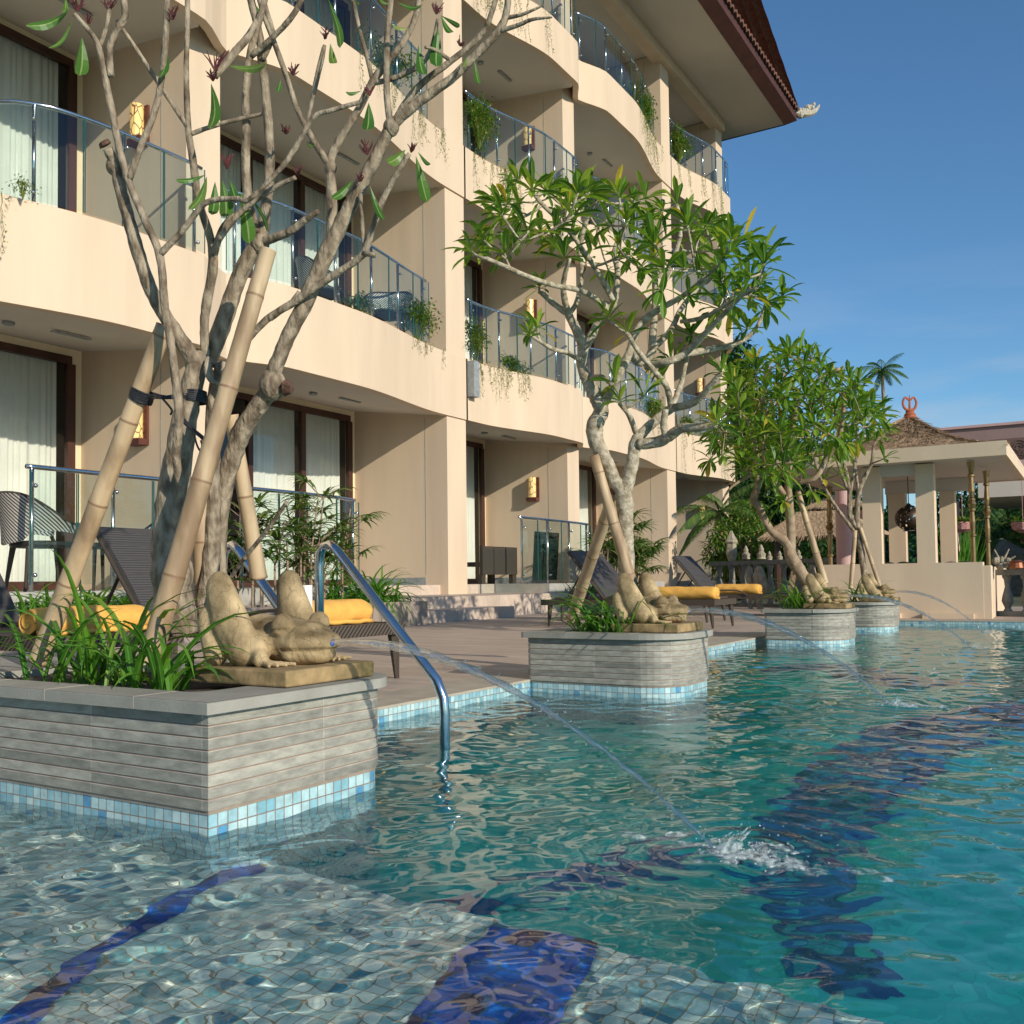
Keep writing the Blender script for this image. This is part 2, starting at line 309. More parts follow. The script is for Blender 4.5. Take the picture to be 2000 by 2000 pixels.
def crackle(m, scale=24, w_=.02, dark=.35):
    n, l = m.node_tree.nodes, m.node_tree.links; b = n['Principled BSDF']; src = b.inputs['Base Color'].links[0].from_socket
    tc = n.new('ShaderNodeTexCoord'); nz = n.new('ShaderNodeTexNoise'); nz.inputs['Scale'].default_value = scale * .6; l.new(tc.outputs['Object'], nz.inputs['Vector'])
    ad = n.new('ShaderNodeMix'); ad.data_type = 'RGBA'; ad.blend_type = 'LINEAR_LIGHT'; ad.inputs[0].default_value = .04; l.new(tc.outputs['Object'], ad.inputs[6]); l.new(nz.outputs['Color'], ad.inputs[7])
    v = n.new('ShaderNodeTexVoronoi'); v.feature = 'DISTANCE_TO_EDGE'; v.inputs['Scale'].default_value = scale; l.new(ad.outputs[2], v.inputs['Vector'])
    r_ = n.new('ShaderNodeMapRange'); r_.inputs[1].default_value = 0; r_.inputs[2].default_value = w_; r_.inputs[3].default_value = dark; r_.inputs[4].default_value = 1; l.new(v.outputs['Distance'], r_.inputs[0])
    x = n.new('ShaderNodeMix'); x.data_type = 'RGBA'; x.blend_type = 'MULTIPLY'; x.inputs[0].default_value = 1; l.new(src, x.inputs[6]); l.new(r_.outputs[0], x.inputs[7]); l.new(x.outputs[2], b.inputs['Base Color'])
crackle(MAT['frog'], 26, .018, .35)
MAT['frog_base'] = M('mossy_stone_slab', (.085, .070, .022), .85, .3, 15, .6, 50, col2=(.40, .27, .13), detail=8, bdist=.004)
MAT['spout'] = M('blue_nozzle', (.01, .10, .45), .3, .1, 5)
MAT['towel'] = M('yellow_towel', (.80, .43, .09), .95, .10, 14, .9, 220, bdist=.004)
MAT['pvc'] = M('white_pipe', (.80, .76, .72), .4, .03, 4)
MAT['thatch'] = M('thatch', (.28, .18, .10), .95, .3, 22, .8, 40, col2=(.62, .44, .27), stretch=(1, 1, .25))
MAT['terracotta'] = M('terracotta', (.36, .10, .045), .75, .25, 18, .3, 40)
MAT['pale_stone'] = M('pale_carved_stone', (.30, .26, .19), .85, .35, 14, .5, 40)
MAT['grey_stone'] = M('grey_stone', (.16, .165, .15), .85, .25, 9, .4, 40)
MAT['pink'] = M('pink_render', (.55, .36, .35), .8, .08, 2)
MAT['mauve'] = M('mauve_render', (.30, .20, .19), .8, .08, 2)
MAT['basket'] = M('pink_basket', (.50, .24, .22), .8, .3, 20)
MAT['copper'] = M('copper', (.26, .10, .05), .5, .3, 12, metal=.7)

# ---------------------------------------------------------------- pool, deck, ground
DECKZ = .056
pool = [(-6.4, -5), (7, -5), (7, 11.4), (-2.39, 11.4), (-2.39, 1.9), (-6.4, 1.9)]
def ringmesh(outer, inner, z):
    mb = MB(); polys = [[Vector((*p, 0)) for p in outer], [Vector((*p, 0)) for p in inner]]
    allp = [p for q in polys for p in q]; tris = tessellate_polygon(polys)
    for t in tris:
        a, b_, c_ = [allp[i] for i in t]
        if (b_ - a).cross(c_ - a).z < 0: t = t[::-1]
        mb.add([(allp[i].x, allp[i].y, z) for i in t], [(0, 1, 2)])
    return mb
deck = [(-26, -12), (9, -12), (9, 17), (-26, 17)]
structure('deck', ringmesh(deck, [(-6.7, -5.3), (7.3, -5.3), (7.3, 11.7), (-2.69, 11.7), (-2.69, 2.2), (-6.7, 2.2)], DECKZ), MAT['deck'])
mb = ringmesh([(-6.7, -5.3), (7.3, -5.3), (7.3, 11.7), (-2.69, 11.7), (-2.69, 2.2), (-6.7, 2.2)], [(-6.36, -4.96), (6.96, -4.96), (6.96, 11.36), (-2.35, 11.36), (-2.35, 1.86), (-6.36, 1.86)], DECKZ + .004)
inn = [(-6.36, -4.96), (6.96, -4.96), (6.96, 11.36), (-2.35, 11.36), (-2.35, 1.86), (-6.36, 1.86)]
inn = [(-6.40, -5.0), (7.0, -5.0), (7.0, 11.4), (-2.39, 11.4), (-2.39, 1.9), (-6.40, 1.9)]
mb = ringmesh([(-6.7, -5.3), (7.3, -5.3), (7.3, 11.7), (-2.69, 11.7), (-2.69, 2.2), (-6.7, 2.2)], inn, DECKZ + .004)
for i in range(6):
    p, q = inn[i], inn[(i + 1) % 6]
    mb.add([(p[0], p[1], DECKZ + .004), (q[0], q[1], DECKZ + .004), (q[0], q[1], DECKZ - .006), (p[0], p[1], DECKZ - .006)], [(0, 1, 2, 3)])
structure('pool_edge', mb, MAT['edge'])
mb = MB()                                        # tiled pool walls, 4 mm behind the stone edge
wl_ = [(-6.404, -5.004), (7.004, -5.004), (7.004, 11.404), (-2.394, 11.404), (-2.394, 1.904), (-6.404, 1.904)]
for i in range(6):
    p, q = wl_[i], wl_[(i + 1) % 6]; L = math.dist(p, q)
    mb.add([(p[0], p[1], -1.0), (q[0], q[1], -1.0), (q[0], q[1], DECKZ - .004), (p[0], p[1], DECKZ - .004)], [(0, 1, 2, 3)], [[(0, -1.05), (L, -1.05), (L, 0), (0, 0)]])
pw = structure('pool_wall', mb, MAT['tile'])
gm = ringmesh([(-900, -900), (900, -900), (900, 900), (-900, 900)], [(-25.9, -11.9), (8.9, -11.9), (8.9, 16.9), (-25.9, 16.9)], DECKZ - .01)
structure('ground', gm, M('ground', (.07, .085, .04), .95, .3, .4, .4, 3))
# pool floors: a shallow ledge near the camera, the deep basin beyond
SH, DP = .17, .72
ed = [under(x, y, SH) for x, y in ((455, 1660), (640, 1715), (800, 1752), (960, 1792), (1150, 1838), (1320, 1885), (1500, 1925), (1700, 1988))]
edge_pts = [(-6.4, ed[0].y + .10)] + [(-1.9, ed[0].y + .06)] + [(p.x, p.y) for p in ed] + [(ed[-1].x + .5, ed[-1].y - .22), (ed[-1].x + 1.0, ed[-1].y - .6), (ed[-1].x + 1.2, -5.0)]
poly = [Vector((*p, 0)) for p in edge_pts] + [Vector((-6.4, -5, 0))]
mb = MB()
for t in tessellate_polygon([poly]):
    a, b_, c_ = [poly[i] for i in t]
    if (b_ - a).cross(c_ - a).z < 0: t = t[::-1]
    mb.add([(poly[i].x, poly[i].y, -SH) for i in t], [(0, 1, 2)])
for i in range(len(edge_pts) - 1):
    p, q = edge_pts[i], edge_pts[i + 1]; mb.add([(*p, -SH), (*q, -SH), (*q, -DP), (*p, -DP)], [(0, 1, 2, 3)])
fs = structure('pool_ledge', mb, MAT['floor_shallow'])
mb = MB(); mb.add([(-6.4, -5, -DP), (7, -5, -DP), (7, 11.4, -DP), (-6.4, 11.4, -DP)], [(0, 1, 2, 3)])
fd = structure('pool_floor', mb, MAT['floor_deep'])
def band(px, widths, depth, mat, name, lift=.004):
    P = [under(x, y, depth) for x, y in px]; P = [Vector((p.x, p.y, -depth + lift)) for p in P]
    Q = []; W = []
    for i in range(len(P) - 1):
        p0, p1, p2, p3 = P[max(i - 1, 0)], P[i], P[i + 1], P[min(i + 2, len(P) - 1)]
        for k in range(8):
            t = k / 8; Q.append(.5 * ((2 * p1) + (p2 - p0) * t + (2 * p0 - 5 * p1 + 4 * p2 - p3) * t * t + (3 * p1 - p0 - 3 * p2 + p3) * t ** 3)); W.append(widths[i] * (1 - t) + widths[i + 1] * t)
    Q.append(P[-1]); W.append(widths[-1]); V = []; Fc = []
    for i, p in enumerate(Q):
        d = Q[min(i + 1, len(Q) - 1)] - Q[max(i - 1, 0)]; d.normalize(); nn = Vector((-d.y, d.x, 0)); V += [p + nn * W[i] / 2, p - nn * W[i] / 2]
    for i in range(len(Q) - 1): Fc.append((2 * i, 2 * i + 1, 2 * i + 3, 2 * i + 2))
    m_ = MB(); m_.add(V, Fc); return structure(name, m_, mat)
floors = [fs, fd, pw]
floors.append(band([(20, 2020), (150, 1890), (285, 1800), (400, 1730), (500, 1693)], [.05, .05, .05, .05, .05], SH, MAT['floor_blue'], 'pool_stripe'))
floors.append(band([(930, 2040), (965, 1960), (1010, 1890), (1065, 1822)], [.21, .21, .21, .20], SH, MAT['floor_blue'], 'pool_stripe'))
floors.append(band([(1700, 1935), (1600, 1830), (1570, 1720), (1600, 1600), (1700, 1490), (1850, 1420), (2080, 1385)], [.05, .16, .26, .34, .42, .5, .6], DP, MAT['floor_navy'], 'pool_stripe'))
floors.append(band([(860, 1770), (1000, 1745), (1200, 1690), (1400, 1640), (1560, 1640)], [.06, .10, .14, .10, .05], DP, MAT['floor_navy'], 'pool_stripe'))
floors.append(band([(1500, 1310), (1620, 1300), (1760, 1330), (1900, 1330)], [.2, .45, .45, .2], DP, MAT['floor_navy'], 'pool_stripe', .008))  # no mosaic: dark reflection of the buildings, painted on the floor
for o in floors: o.cycles.is_caustics_receiver = True
# water: one displaced sheet, fine near the camera
def axis(a, b, knots):                           # knots: (position, step)
    out = [a]; 
    while out[-1] < b:
        x = out[-1]; st = knots[-1][1]
        for i in range(len(knots) - 1):
            if knots[i][0] <= x < knots[i + 1][0]:
                t = (x - knots[i][0]) / (knots[i + 1][0] - knots[i][0]); st = knots[i][1] * (1 - t) + knots[i + 1][1] * t
        out.append(x + st)
    out[-1] = b; return np.array(out)
xs = axis(-6.4, 7, [(-6.4, .06), (-3.2, .010), (-2.6, .008), (.6, .008), (1.4, .03), (7, .2)])
ys = axis(-5, 11.4, [(-5, .2), (.3, .03), (.8, .008), (3.2, .009), (6, .02), (11.4, .03)])
X, Y = np.meshgrid(xs, ys); Z = np.zeros_like(X); rng = np.random.default_rng(5)
fade = np.clip(1.25 - Y / 14, .55, 1)
for i in range(56):
    lam = .040 * 1.062 ** i; a = rng.uniform(0, 2 * math.pi) if lam < .5 else rng.normal(.3, .6)
    k = 2 * math.pi / lam; amp = (.0024 if lam < .10 else .0025) * lam if lam < .30 else .0007
    wob = .35 * np.sin(X * rng.uniform(1, 3) + Y * rng.uniform(1, 3) + rng.uniform(0, 6))
    ok = lam > .085
    Z += amp * np.sin(k * (X * math.cos(a) + Y * math.sin(a)) + wob * 3 + rng.uniform(0, 6.28)) * (1 if ok else np.clip((4.5 - Y) / 3, 0, 1))
for (cx, cy, A) in ((-.62, 1.84, .0055), (-.76, 4.36, .004), (-.83, 7.85, .003)):   # rings round the places where the jets land
    rr = np.hypot(X - cx, Y - cy); Z += A * .6 * np.exp(-rr / .28) * np.sin(2 * math.pi * rr / .085 + 2 * np.sin(3 * np.arctan2(Y - cy, X - cx)))
V = np.stack([X, Y, Z], -1).reshape(-1, 3); nx, ny = len(xs), len(ys)
idx = np.arange(nx * ny).reshape(ny, nx); q = np.stack([idx[:-1, :-1], idx[:-1, 1:], idx[1:, 1:], idx[1:, :-1]], -1).reshape(-1, 4)
me = bpy.data.meshes.new('pool_water'); me.vertices.add(len(V)); me.vertices.foreach_set('co', V.ravel()); me.loops.add(q.size); me.loops.foreach_set('vertex_index', q.ravel())
me.polygons.add(len(q)); me.polygons.foreach_set('loop_start', np.arange(len(q)) * 4); me.polygons.foreach_set('loop_total', np.full(len(q), 4)); me.update(calc_edges=True)
me.polygons.foreach_set('use_smooth', [True] * len(q))
m, n, l, b = newmat('water'); n.remove(b); g = n.new('ShaderNodeBsdfGlass'); g.inputs['IOR'].default_value = 1.32; g.inputs['Roughness'].default_value = 0
n1 = n.new('ShaderNodeTexNoise'); n1.inputs['Scale'].default_value = 11; n1.inputs['Detail'].default_value = 3; t1 = n.new('ShaderNodeTexCoord'); l.new(t1.outputs['Object'], n1.inputs['Vector']); b1 = n.new('ShaderNodeBump'); b1.inputs['Strength'].default_value = .10; b1.inputs['Distance'].default_value = .006; l.new(n1.outputs[0], b1.inputs['Height']); l.new(b1.outputs[0], g.inputs['Normal'])
l.new(g.outputs[0], n['Material Output'].inputs[0])
me.materials.append(m); wo = bpy.data.objects.new('pool_water', me); COL.objects.link(wo); tag(wo, kind='structure'); wo.cycles.is_caustics_caster = True

# ---------------------------------------------------------------- planters
def outline(x0, x1, y0, y1, rf, rb, off=0, rl=.02):
    x1 += off; y0 -= off; y1 += off; x0 -= off; P = []
    def arc(cx, cy, r_, a0, a1, n_): return [(cx + r_ * math.cos(R(a0 + (a1 - a0) * i / n_)), cy + r_ * math.sin(R(a0 + (a1 - a0) * i / n_))) for i in range(n_ + 1)]
    P += arc(x0 + rl, y0 + rl, rl, 180, 270, 3)
    P += arc(x1 - rf - off, y0 + rf + off, rf + off, 270, 360, 10) if rf > .01 else [(x1, y0)]
    P += arc(x1 - rb - off, y1 - rb - off, rb + off, 0, 90, 10)
    P += arc(x0 + rl, y1 - rl, rl, 90, 180, 3)
    return P
def planter(x0, x1, y0, y1, rf, rb, label, soil):
    t = thing('stone_planter', ((x0 + x1) / 2, (y0 + y1) / 2, 0), label, 'planter', 'grey stone planters along the pool edge')
    def wall(off, z0, z1, vtop):
        P = outline(x0, x1, y0, y1, rf, rb, off); mb = MB(); u = -.0; P2 = P + [P[0]]
        for i in range(len(P)):
            p, q = P2[i], P2[i + 1]; L = math.dist(p, q)
            mb.add([(*p, z0), (*q, z0), (*q, z1), (*p, z1)], [(0, 1, 2, 3)], [[(u, z0 - vtop), (u + L, z0 - vtop), (u + L, z1 - vtop), (u, z1 - vtop)]]); u += L
        return mb
    wall(0, .047, .262, .262).build('wall', MAT['mortar'], t)
    cb = MB(); z = .2625                         # slate courses standing 3 mm proud of the mortar
    while z - .0262 > .046:
        c_ = wall(.005, z - .0228, z, .262); cb.add(c_.v, c_.f, c_.uv); A_, B_ = outline(x0, x1, y0, y1, rf, rb, .005), outline(x0, x1, y0, y1, rf, rb, -.001); m0 = len(A_)
        for q_ in range(m0):
            r2_ = (q_ + 1) % m0
            cb.add([(*A_[q_], z), (*A_[r2_], z), (*B_[r2_], z), (*B_[q_], z)], [(0, 1, 2, 3)]); cb.add([(*A_[q_], z - .0228), (*B_[q_], z - .0228), (*B_[r2_], z - .0228), (*A_[r2_], z - .0228)], [(0, 1, 2, 3)])
        z -= .0262
    cb.build('slate_course', MAT['planter'], t)
    s_ = wall(-.003, -.75, .0475, .0475); o = s_.build('tile_band', MAT['tile'], t); o.cycles.is_caustics_receiver = True
    P = outline(x0, x1, y0, y1, rf, rb, .030); mb = MB(); n_ = len(P)
    Q = outline(soil[0], soil[1], soil[2], soil[3], .05, .05)
    V3 = [[Vector((*p, 0)) for p in P], [Vector((*p, 0)) for p in Q]]; al = [p for k in V3 for p in k]
    for tr in tessellate_polygon(V3):
        a, b_, c_ = [al[i] for i in tr]
        if (b_ - a).cross(c_ - a).z < 0: tr = tr[::-1]
        mb.add([(al[i].x, al[i].y, .293) for i in tr], [(0, 1, 2)])
    for i in range(n_):
        p, q = P[i], P[(i + 1) % n_]; c0 = ((x0 + x1) / 2, (y0 + y1) / 2)
        mb.add([(*p, .2655), (*q, .2655), (*q, .290), (*p, .290)], [(0, 1, 2, 3)])
        mb.add([(*p, .290), (*q, .290), (q[0] + (c0[0] - q[0]) * .003, q[1] + (c0[1] - q[1]) * .003, .2932), (p[0] + (c0[0] - p[0]) * .003, p[1] + (c0[1] - p[1]) * .003, .2932)], [(0, 1, 2, 3)])
        ip = P[i]; 
    Pi = outline(x0, x1, y0, y1, rf, rb, -.01)
    for i in range(n_): mb.add([(*P[i], .2655), (*Pi[i], .2655), (*Pi[(i + 1) % n_], .2655), (*P[(i + 1) % n_], .2655)], [(0, 1, 2, 3)])
    for i in range(len(Q)):
        p, q = Q[i], Q[(i + 1) % len(Q)]; mb.add([(*p, .293), (*q, .293), (*q, .24), (*p, .24)], [(0, 1, 2, 3)])
    mb.build('coping', MAT['coping'], t)
    mb = MB()                                    # pale joints between the coping slabs
    for k in range(int((x1 - x0) / .33)):
        xx = x1 - .21 - .33 * k
        if xx > x0 + .05: mb.box((xx - .0012, y0 - .0305, .267), (xx + .0012, soil[2] - .002, .2937))
    mb.build('joint', M('joint', (.42, .36, .29), .8), t)
    mb = MB(); N = 14; V = []; 
    for j in range(N + 1):
        for i in range(N + 1):
            x = soil[0] + (soil[1] - soil[0]) * i / N; y = soil[2] + (soil[3] - soil[2]) * j / N; V.append((x, y, .272 + random.uniform(-.006, .008)))
    mb.add(V, [(j * (N + 1) + i, j * (N + 1) + i + 1, (j + 1) * (N + 1) + i + 1, (j + 1) * (N + 1) + i) for j in range(N) for i in range(N)])
    mb.build('soil', MAT['soil'], t)
    return t
planter(-6.2, -1.642, 1.44, 2.06, 0, .09, 'nearest grey slate planter with a sharp corner over the blue tiles', (-2.75, -1.78, 1.53, 1.97))
planter(-2.40, -1.635, 4.10, 4.62, .20, .12, 'second grey planter with a rounded corner, behind the near steel handrail', (-2.26, -1.74, 4.18, 4.52))
planter(-2.30, -1.70, 7.72, 8.36, .26, .18, 'third grey planter out in the pool, below the leafy double trunk', (-2.22, -1.82, 7.82, 8.26))
planter(-2.26, -1.73, 9.98, 10.60, .24, .2, 'farthest rounded grey planter, in front of the pavilion wall', (-2.18, -1.82, 10.08, 10.5))

# ---------------------------------------------------------------- hotel
HB = thing('hotel_building', (-9, 10, 0), 'cream four storey hotel with wavy balconies and a brown tiled roof', 'hotel')
BX, WX = -8.45, -10.3                            # pillar face, window plane
S = [3.10, 6.66, 9.90, 12.97]                    # balcony undersides
P_ = [4.08, 7.50, 10.70]                         # balcony wall tops
FL = [.506, 4.05, 7.47, 10.67]                   # floors
PIL = [(-5.2, -4.7), (-1.3, -.8), (3.18, 3.68), (7.10, 7.58), (12.05, 12.57), (15.98, 16.45), (20.92, 21.45), (24.8, 25.3)]
KIND = ['R', 'L', 'R', 'L', 'R', 'L', 'R']       # where each bay's balcony swells: late or early
def wave(i, y, s=0):
    a, b_ = (PIL[i][1] + .0), (PIL[i + 1][1] + .0); t = (y - a) / (b_ - a)
    if KIND[i] == 'L': t = 1 - t
    A = .36 if s else .34
    return BX + A * ss(.12, .62, t) * (1 - ss(.84, 1.03, t) * .85) + .03
pil = MB()
for i, (a, b_) in enumerate(PIL):
    top = S[3]
    mb = MB(); mb.box((BX, a, .30), (WX - .1, b_, top)); mb.build('wing_wall', MAT['stucco'], HB)
    if i > 2:
        j = MB()
        for k in range(4):
            j.box((BX - .42, a - .003, FL[k] + .25 if k else .66), (BX - .412, a, S[k]))
        j.build('joint', MAT['plinth'], HB)
NS = 28
def balcony(i, k):
    y0, y1 = PIL[i][1] - .02, PIL[i + 1][1] + .02
    if i + 2 == len(PIL): y1 = PIL[-1][1]
    ys_ = [y0 + (y1 - y0) * j / NS for j in range(NS + 1)]; e = [wave(i, y, k) for y in ys_]; z0, z1 = S[k], P_[k]; t = .12
    mb = MB(); V = []
    for y, x in zip(ys_, e): V += [(x, y, z0), (x, y, z1 - .008), (x - .008, y, z1), (x - t, y, z1), (x - t, y, z0 - .001)]
    Fc = []
    for j in range(NS):
        a, b_ = 5 * j, 5 * (j + 1)
        for m_ in range(4): Fc.append((a + m_, b_ + m_, b_ + m_ + 1, a + m_ + 1))
    Fc += [(0, 1, 2, 3, 4), tuple(5 * NS + q_ for q_ in (4, 3, 2, 1, 0))]
    for j in range(NS): Fc.append((5 * j + 4, 5 * (j + 1) + 4, 5 * (j + 1), 5 * j))
    mb.add(V, Fc); mb.build('balcony_wall', MAT['stucco'], HB, smooth=False)
    mb = MB()                                    # ceiling under the balcony, rising slightly inwards, with a small drip edge
    for j in range(NS):
        a, b_ = PIL[i][1], PIL[i + 1][0]
        ya, yb = min(max(ys_[j], a), b_), min(max(ys_[j + 1], a), b_)
        if yb - ya > 1e-4: mb.add([(e[j] - t, ya, z0 + .012), (WX, ya, z0 + .25), (WX, yb, z0 + .25), (e[j + 1] - t, yb, z0 + .012)], [(0, 3, 2, 1)])
    mb.build('balcony_ceiling', MAT['soffit'], HB)
    mb = MB(); mb.box((WX, PIL[i][1], P_[k] - .25), (BX - .06, PIL[i + 1][0], P_[k] - .03)); mb.build('balcony_floor', MAT['terrace'], HB)
    mb = MB(); zc = z0 + .13; xm = BX - .9; ym = (y0 + y1) / 2
    mb.lathe((xm, ym, zc - .03), [(.05, 0), (.06, .01), (.06, .03)], 12); mb.build('ceiling_lamp', MAT['plinth'], HB); mb = MB(); mb.obox((xm + .15, ym + .6, zc - .03), (.03, 0, 0), (0, .22, 0), (0, 0, .006)); mb.build('ceiling_vent', MAT['plinth'], HB)
for i in range(2, len(PIL) - 1):
    for k in range(3): balcony(i, k)
def window(i, k):
    a, b_ = PIL[i][1] + .02, PIL[i + 1][0] - .16; z0, z1 = FL[k], (S[k] + .25 - .10 if k < 3 else S[3] - .25)
    wide = b_ - a > 3.9; n_ = 4 if wide else 3; fr = MB(); t = .07; st = (b_ - a) / n_
    fr.box((WX, a, z1 - .09), (WX + .07, b_, z1)); fr.box((WX, a, z0), (WX + .06, b_, z0 + .10))
    for j in range(n_ + 1):
        y = a + st * j; w_ = .05 if j in (0, n_) else .045
        fr.box((WX + .001, y - w_, z0 + .10), (WX + .065, y + w_, z1 - .09))
    if k == 0: fr.box((WX + .002, a, 1.25), (WX + .05, a + st, 1.31))
    f = fr.build('window', MAT['wood'], HB)
    for j in range(n_):
        y = a + st * j; p = MB(); p.add([(WX + .03, y + .04, z0 + .1), (WX + .03, y + st - .04, z0 + .1), (WX + .03, y + st - .04, z1 - .09), (WX + .03, y + .04, z1 - .09)], [(0, 1, 2, 3)])
        p.build('pane', MAT['wglass'], f)
        if wide and j == 1 and k == 0 and i == 3 or (not wide and j == 0): continue
        c = MB(); N = 60; V = []
        yy0, yy1 = y + .05, y + st - .05
        if j == n_ - 1: yy1 = y + st - .10
        for q_ in range(N + 1):
            yq = yy0 + (yy1 - yy0) * q_ / N; d = .020 * math.sin(q_ * 1.05 + math.sin(q_ * .23) * 2) + .012 * math.sin(q_ * .41)
            V += [(WX - .09 + d, yq, z0 + .03), (WX - .09 + d * .75, yq, (z0 + z1) / 2), (WX - .09 + d * .4, yq, z1)]
        Fc = []
        for q_ in range(N): Fc += [(3 * q_, 3 * q_ + 3, 3 * q_ + 4, 3 * q_ + 1), (3 * q_ + 1, 3 * q_ + 4, 3 * q_ + 5, 3 * q_ + 2)]
        c.add(V, Fc); c.build('curtain', MAT['curtain'], f, smooth=True)
    r_ = MB(); r_.box((WX - .05, b_, z0), (WX + .01, PIL[i + 1][0] + .01, z1 + .0)); r_.box((WX - .05, a, z1), (WX + .012, PIL[i + 1][0] + .01, z1 + .16)); r_.build('window_reveal', MAT['reveal'], HB)
for i in range(2, len(PIL) - 2):
    for k in range(4): window(i, k)
for i in (0, 1): window(i, 0)
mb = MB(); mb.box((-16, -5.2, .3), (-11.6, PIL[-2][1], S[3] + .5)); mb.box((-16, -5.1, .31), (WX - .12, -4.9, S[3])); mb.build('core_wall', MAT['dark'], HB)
mb = MB(); mb.box((-16, PIL[-2][0], .3), (WX - .1, PIL[-2][1], S[3])); 
mb.box((BX - .001, -5.2, S[0] - .02), (BX - 1.0, 3.2, 7.45)); mb.box((-16, -5.2, 7.45), (BX, 3.2, S[3])); mb.build('wall', MAT['stucco'], HB)
# end bay: open corner with a pierced frame
mb = MB()
for k in range(4):
    z0, z1 = FL[k], S[k] if k < 3 else S[3]
    mb.box((BX - 1.6, PIL[-1][0] + .02, z0 - .3), (BX - 1.95, PIL[-1][1] - .02, z1)) 
    mb.box((BX - .01, PIL[-1][0] + .03, z1 - .32), (BX - 1.9, PIL[-1][1] - .03, z1 - .001))
mb.build('corner_frame', MAT['stucco'], HB)
for a in (0,):                                   # terraces, steps and plinth of the ground floor
    mb = MB(); Y0, Y1 = -5.2, 9.05
    def tread(x0, x1, y0, y1, z, riser_to, mbx):
        mbx.add([(x1, y0, z), (x0, y0, z), (x0, y1, z), (x1, y1, z)], [(0, 1, 2, 3)], [[(y0, x1), (y0, x0), (y1, x0), (y1, x1)]])
        mbx.add([(x0, y0, z), (x0, y0, riser_to), (x0, y1, riser_to), (x0, y1, z)], [(0, 1, 2, 3)], [[(y0, 0), (y0, .15), (y1, .15), (y1, 0)]])
        mbx.add([(x1, y0, z), (x1, y0, riser_to), (x0, y0, riser_to), (x0, y0, z)], [(0, 1, 2, 3)], [[(0, 0), (0, .15), (.4, .15), (.4, 0)]])
        mbx.add([(x0, y1, z), (x0, y1, riser_to), (x1, y1, riser_to), (x1, y1, z)], [(0, 1, 2, 3)], [[(0, 0), (0, .15), (.4, .15), (.4, 0)]])
    st = MB(); tread(-6.80, -7.25, 9.05, 11.25, .206, DECKZ, st); tread(-7.22, -8.62, 9.05, 13.6, .356, DECKZ, st); tread(-8.60, -9.0, 9.05, 12.1, .506, .356, st); tread(-8.60, -9.0, 12.5, 13.7, .506, .356, st)
    tread(-7.22, -8.62, 19.3, 23.2, .356, DECKZ, st); tread(-8.60, -9, 16.4, 25, .506, .356, st)
    st.build('step', MAT['step'], HB)
    mb = MB(); mb.box((-10.35, -5.2, .30), (-7.42, 9.05, .502)); mb.box((-10.35, 9.04, .30), (-8.605, 25.3, .504)); mb.box((-10.35, 13.6, .30), (-7.55, 16.6, .502)); mb.box((-10.35, 16.6, .30), (-7.9, 19.3, .5025)); mb.box((-10.35, 23.2, .30), (-7.9, 26.5, .5025)); mb.build('terrace', MAT['terrace'], HB)
    mb = MB(); mb.box((BX - .42, 12.044, .50), (WX, 12.052, .62)); mb.box((BX - .42, 15.974, .50), (WX, 15.982, .62)); mb.build('skirting', MAT['plinth'], HB)
# roof
RZ = S[3]
mb = MB(); mb.box((BX + .15, -5.2, RZ - .22), (BX - .17, 25.15, RZ + .03)); mb.box((BX - .1, 24.95, RZ - .22), (WX, 25.25, RZ - .001)); mb.build('roof_beam', MAT['stucco'], HB)
mb = MB(); mb.add([(-6.95, -5.2, RZ + .02), (-16, -5.2, RZ + .02), (-16, 26.15, RZ + .02), (-6.95, 26.15, RZ + .02)], [(0, 1, 2, 3)]); mb.build('eaves_ceiling', MAT['soffit'], HB)
mb = MB(); mb.add([(-6.95, -5.2, RZ - .01), (-6.95, 26.15, RZ - .01), (-6.68, 26.42, RZ + .16), (-6.68, -5.2, RZ + .16), (-6.68, 26.42, RZ + .36), (-6.68, -5.2, RZ + .36), (-16, 26.15, RZ - .01), (-16, 26.42, RZ + .16), (-16, 26.42, RZ + .36)],
    [(0, 1, 2, 3), (3, 2, 4, 5), (1, 6, 7, 2), (2, 7, 8, 4)]); mb.build('fascia', MAT['fascia'], HB)
def tiles(p0, p1, up, n_, m_, name='tiled_roof'):   # corrugated tile slope from edge p0-p1 going up by vector
    mb = MB(); p0, p1, up = Vector(p0), Vector(p1), Vector(up); nrm = (p1 - p0).cross(up).normalized(); nrm = nrm if nrm.z > 0 else -nrm; V = []
    for j in range(m_ + 1):
        for i in range(n_ + 1):
            fr = i % 6 / 6; V.append(p0 + (p1 - p0) * (i / n_) + up * (j / m_) + nrm * (.075 * abs(math.sin(math.pi * i / 6)) + (.03 if j % 2 else 0)))
    b = len(V); V += [v - nrm * .05 for v in V[:n_ + 1]]
    Fc = [(j * (n_ + 1) + i, j * (n_ + 1) + i + 1, (j + 1) * (n_ + 1) + i + 1, (j + 1) * (n_ + 1) + i) for j in range(m_) for i in range(n_)]
    Fc += [(b + i, b + i + 1, i + 1, i) for i in range(n_)]
    mb.add(V, Fc); return mb
rf = tiles((-6.60, -5.2, RZ + .38), (-6.60, 26.5, RZ + .38), (-4.6, 0, 1.75), 6 * 140, 14).build('tiled_roof', MAT['roof_tile'], HB)
tiles((-6.60, 26.5, RZ + .38), (-16, 26.5, RZ + .38), (0, -4.6, 1.75), 6 * 42, 14).build('tiled_roof', MAT['roof_tile'], HB)
mb = MB(); random.seed(3)
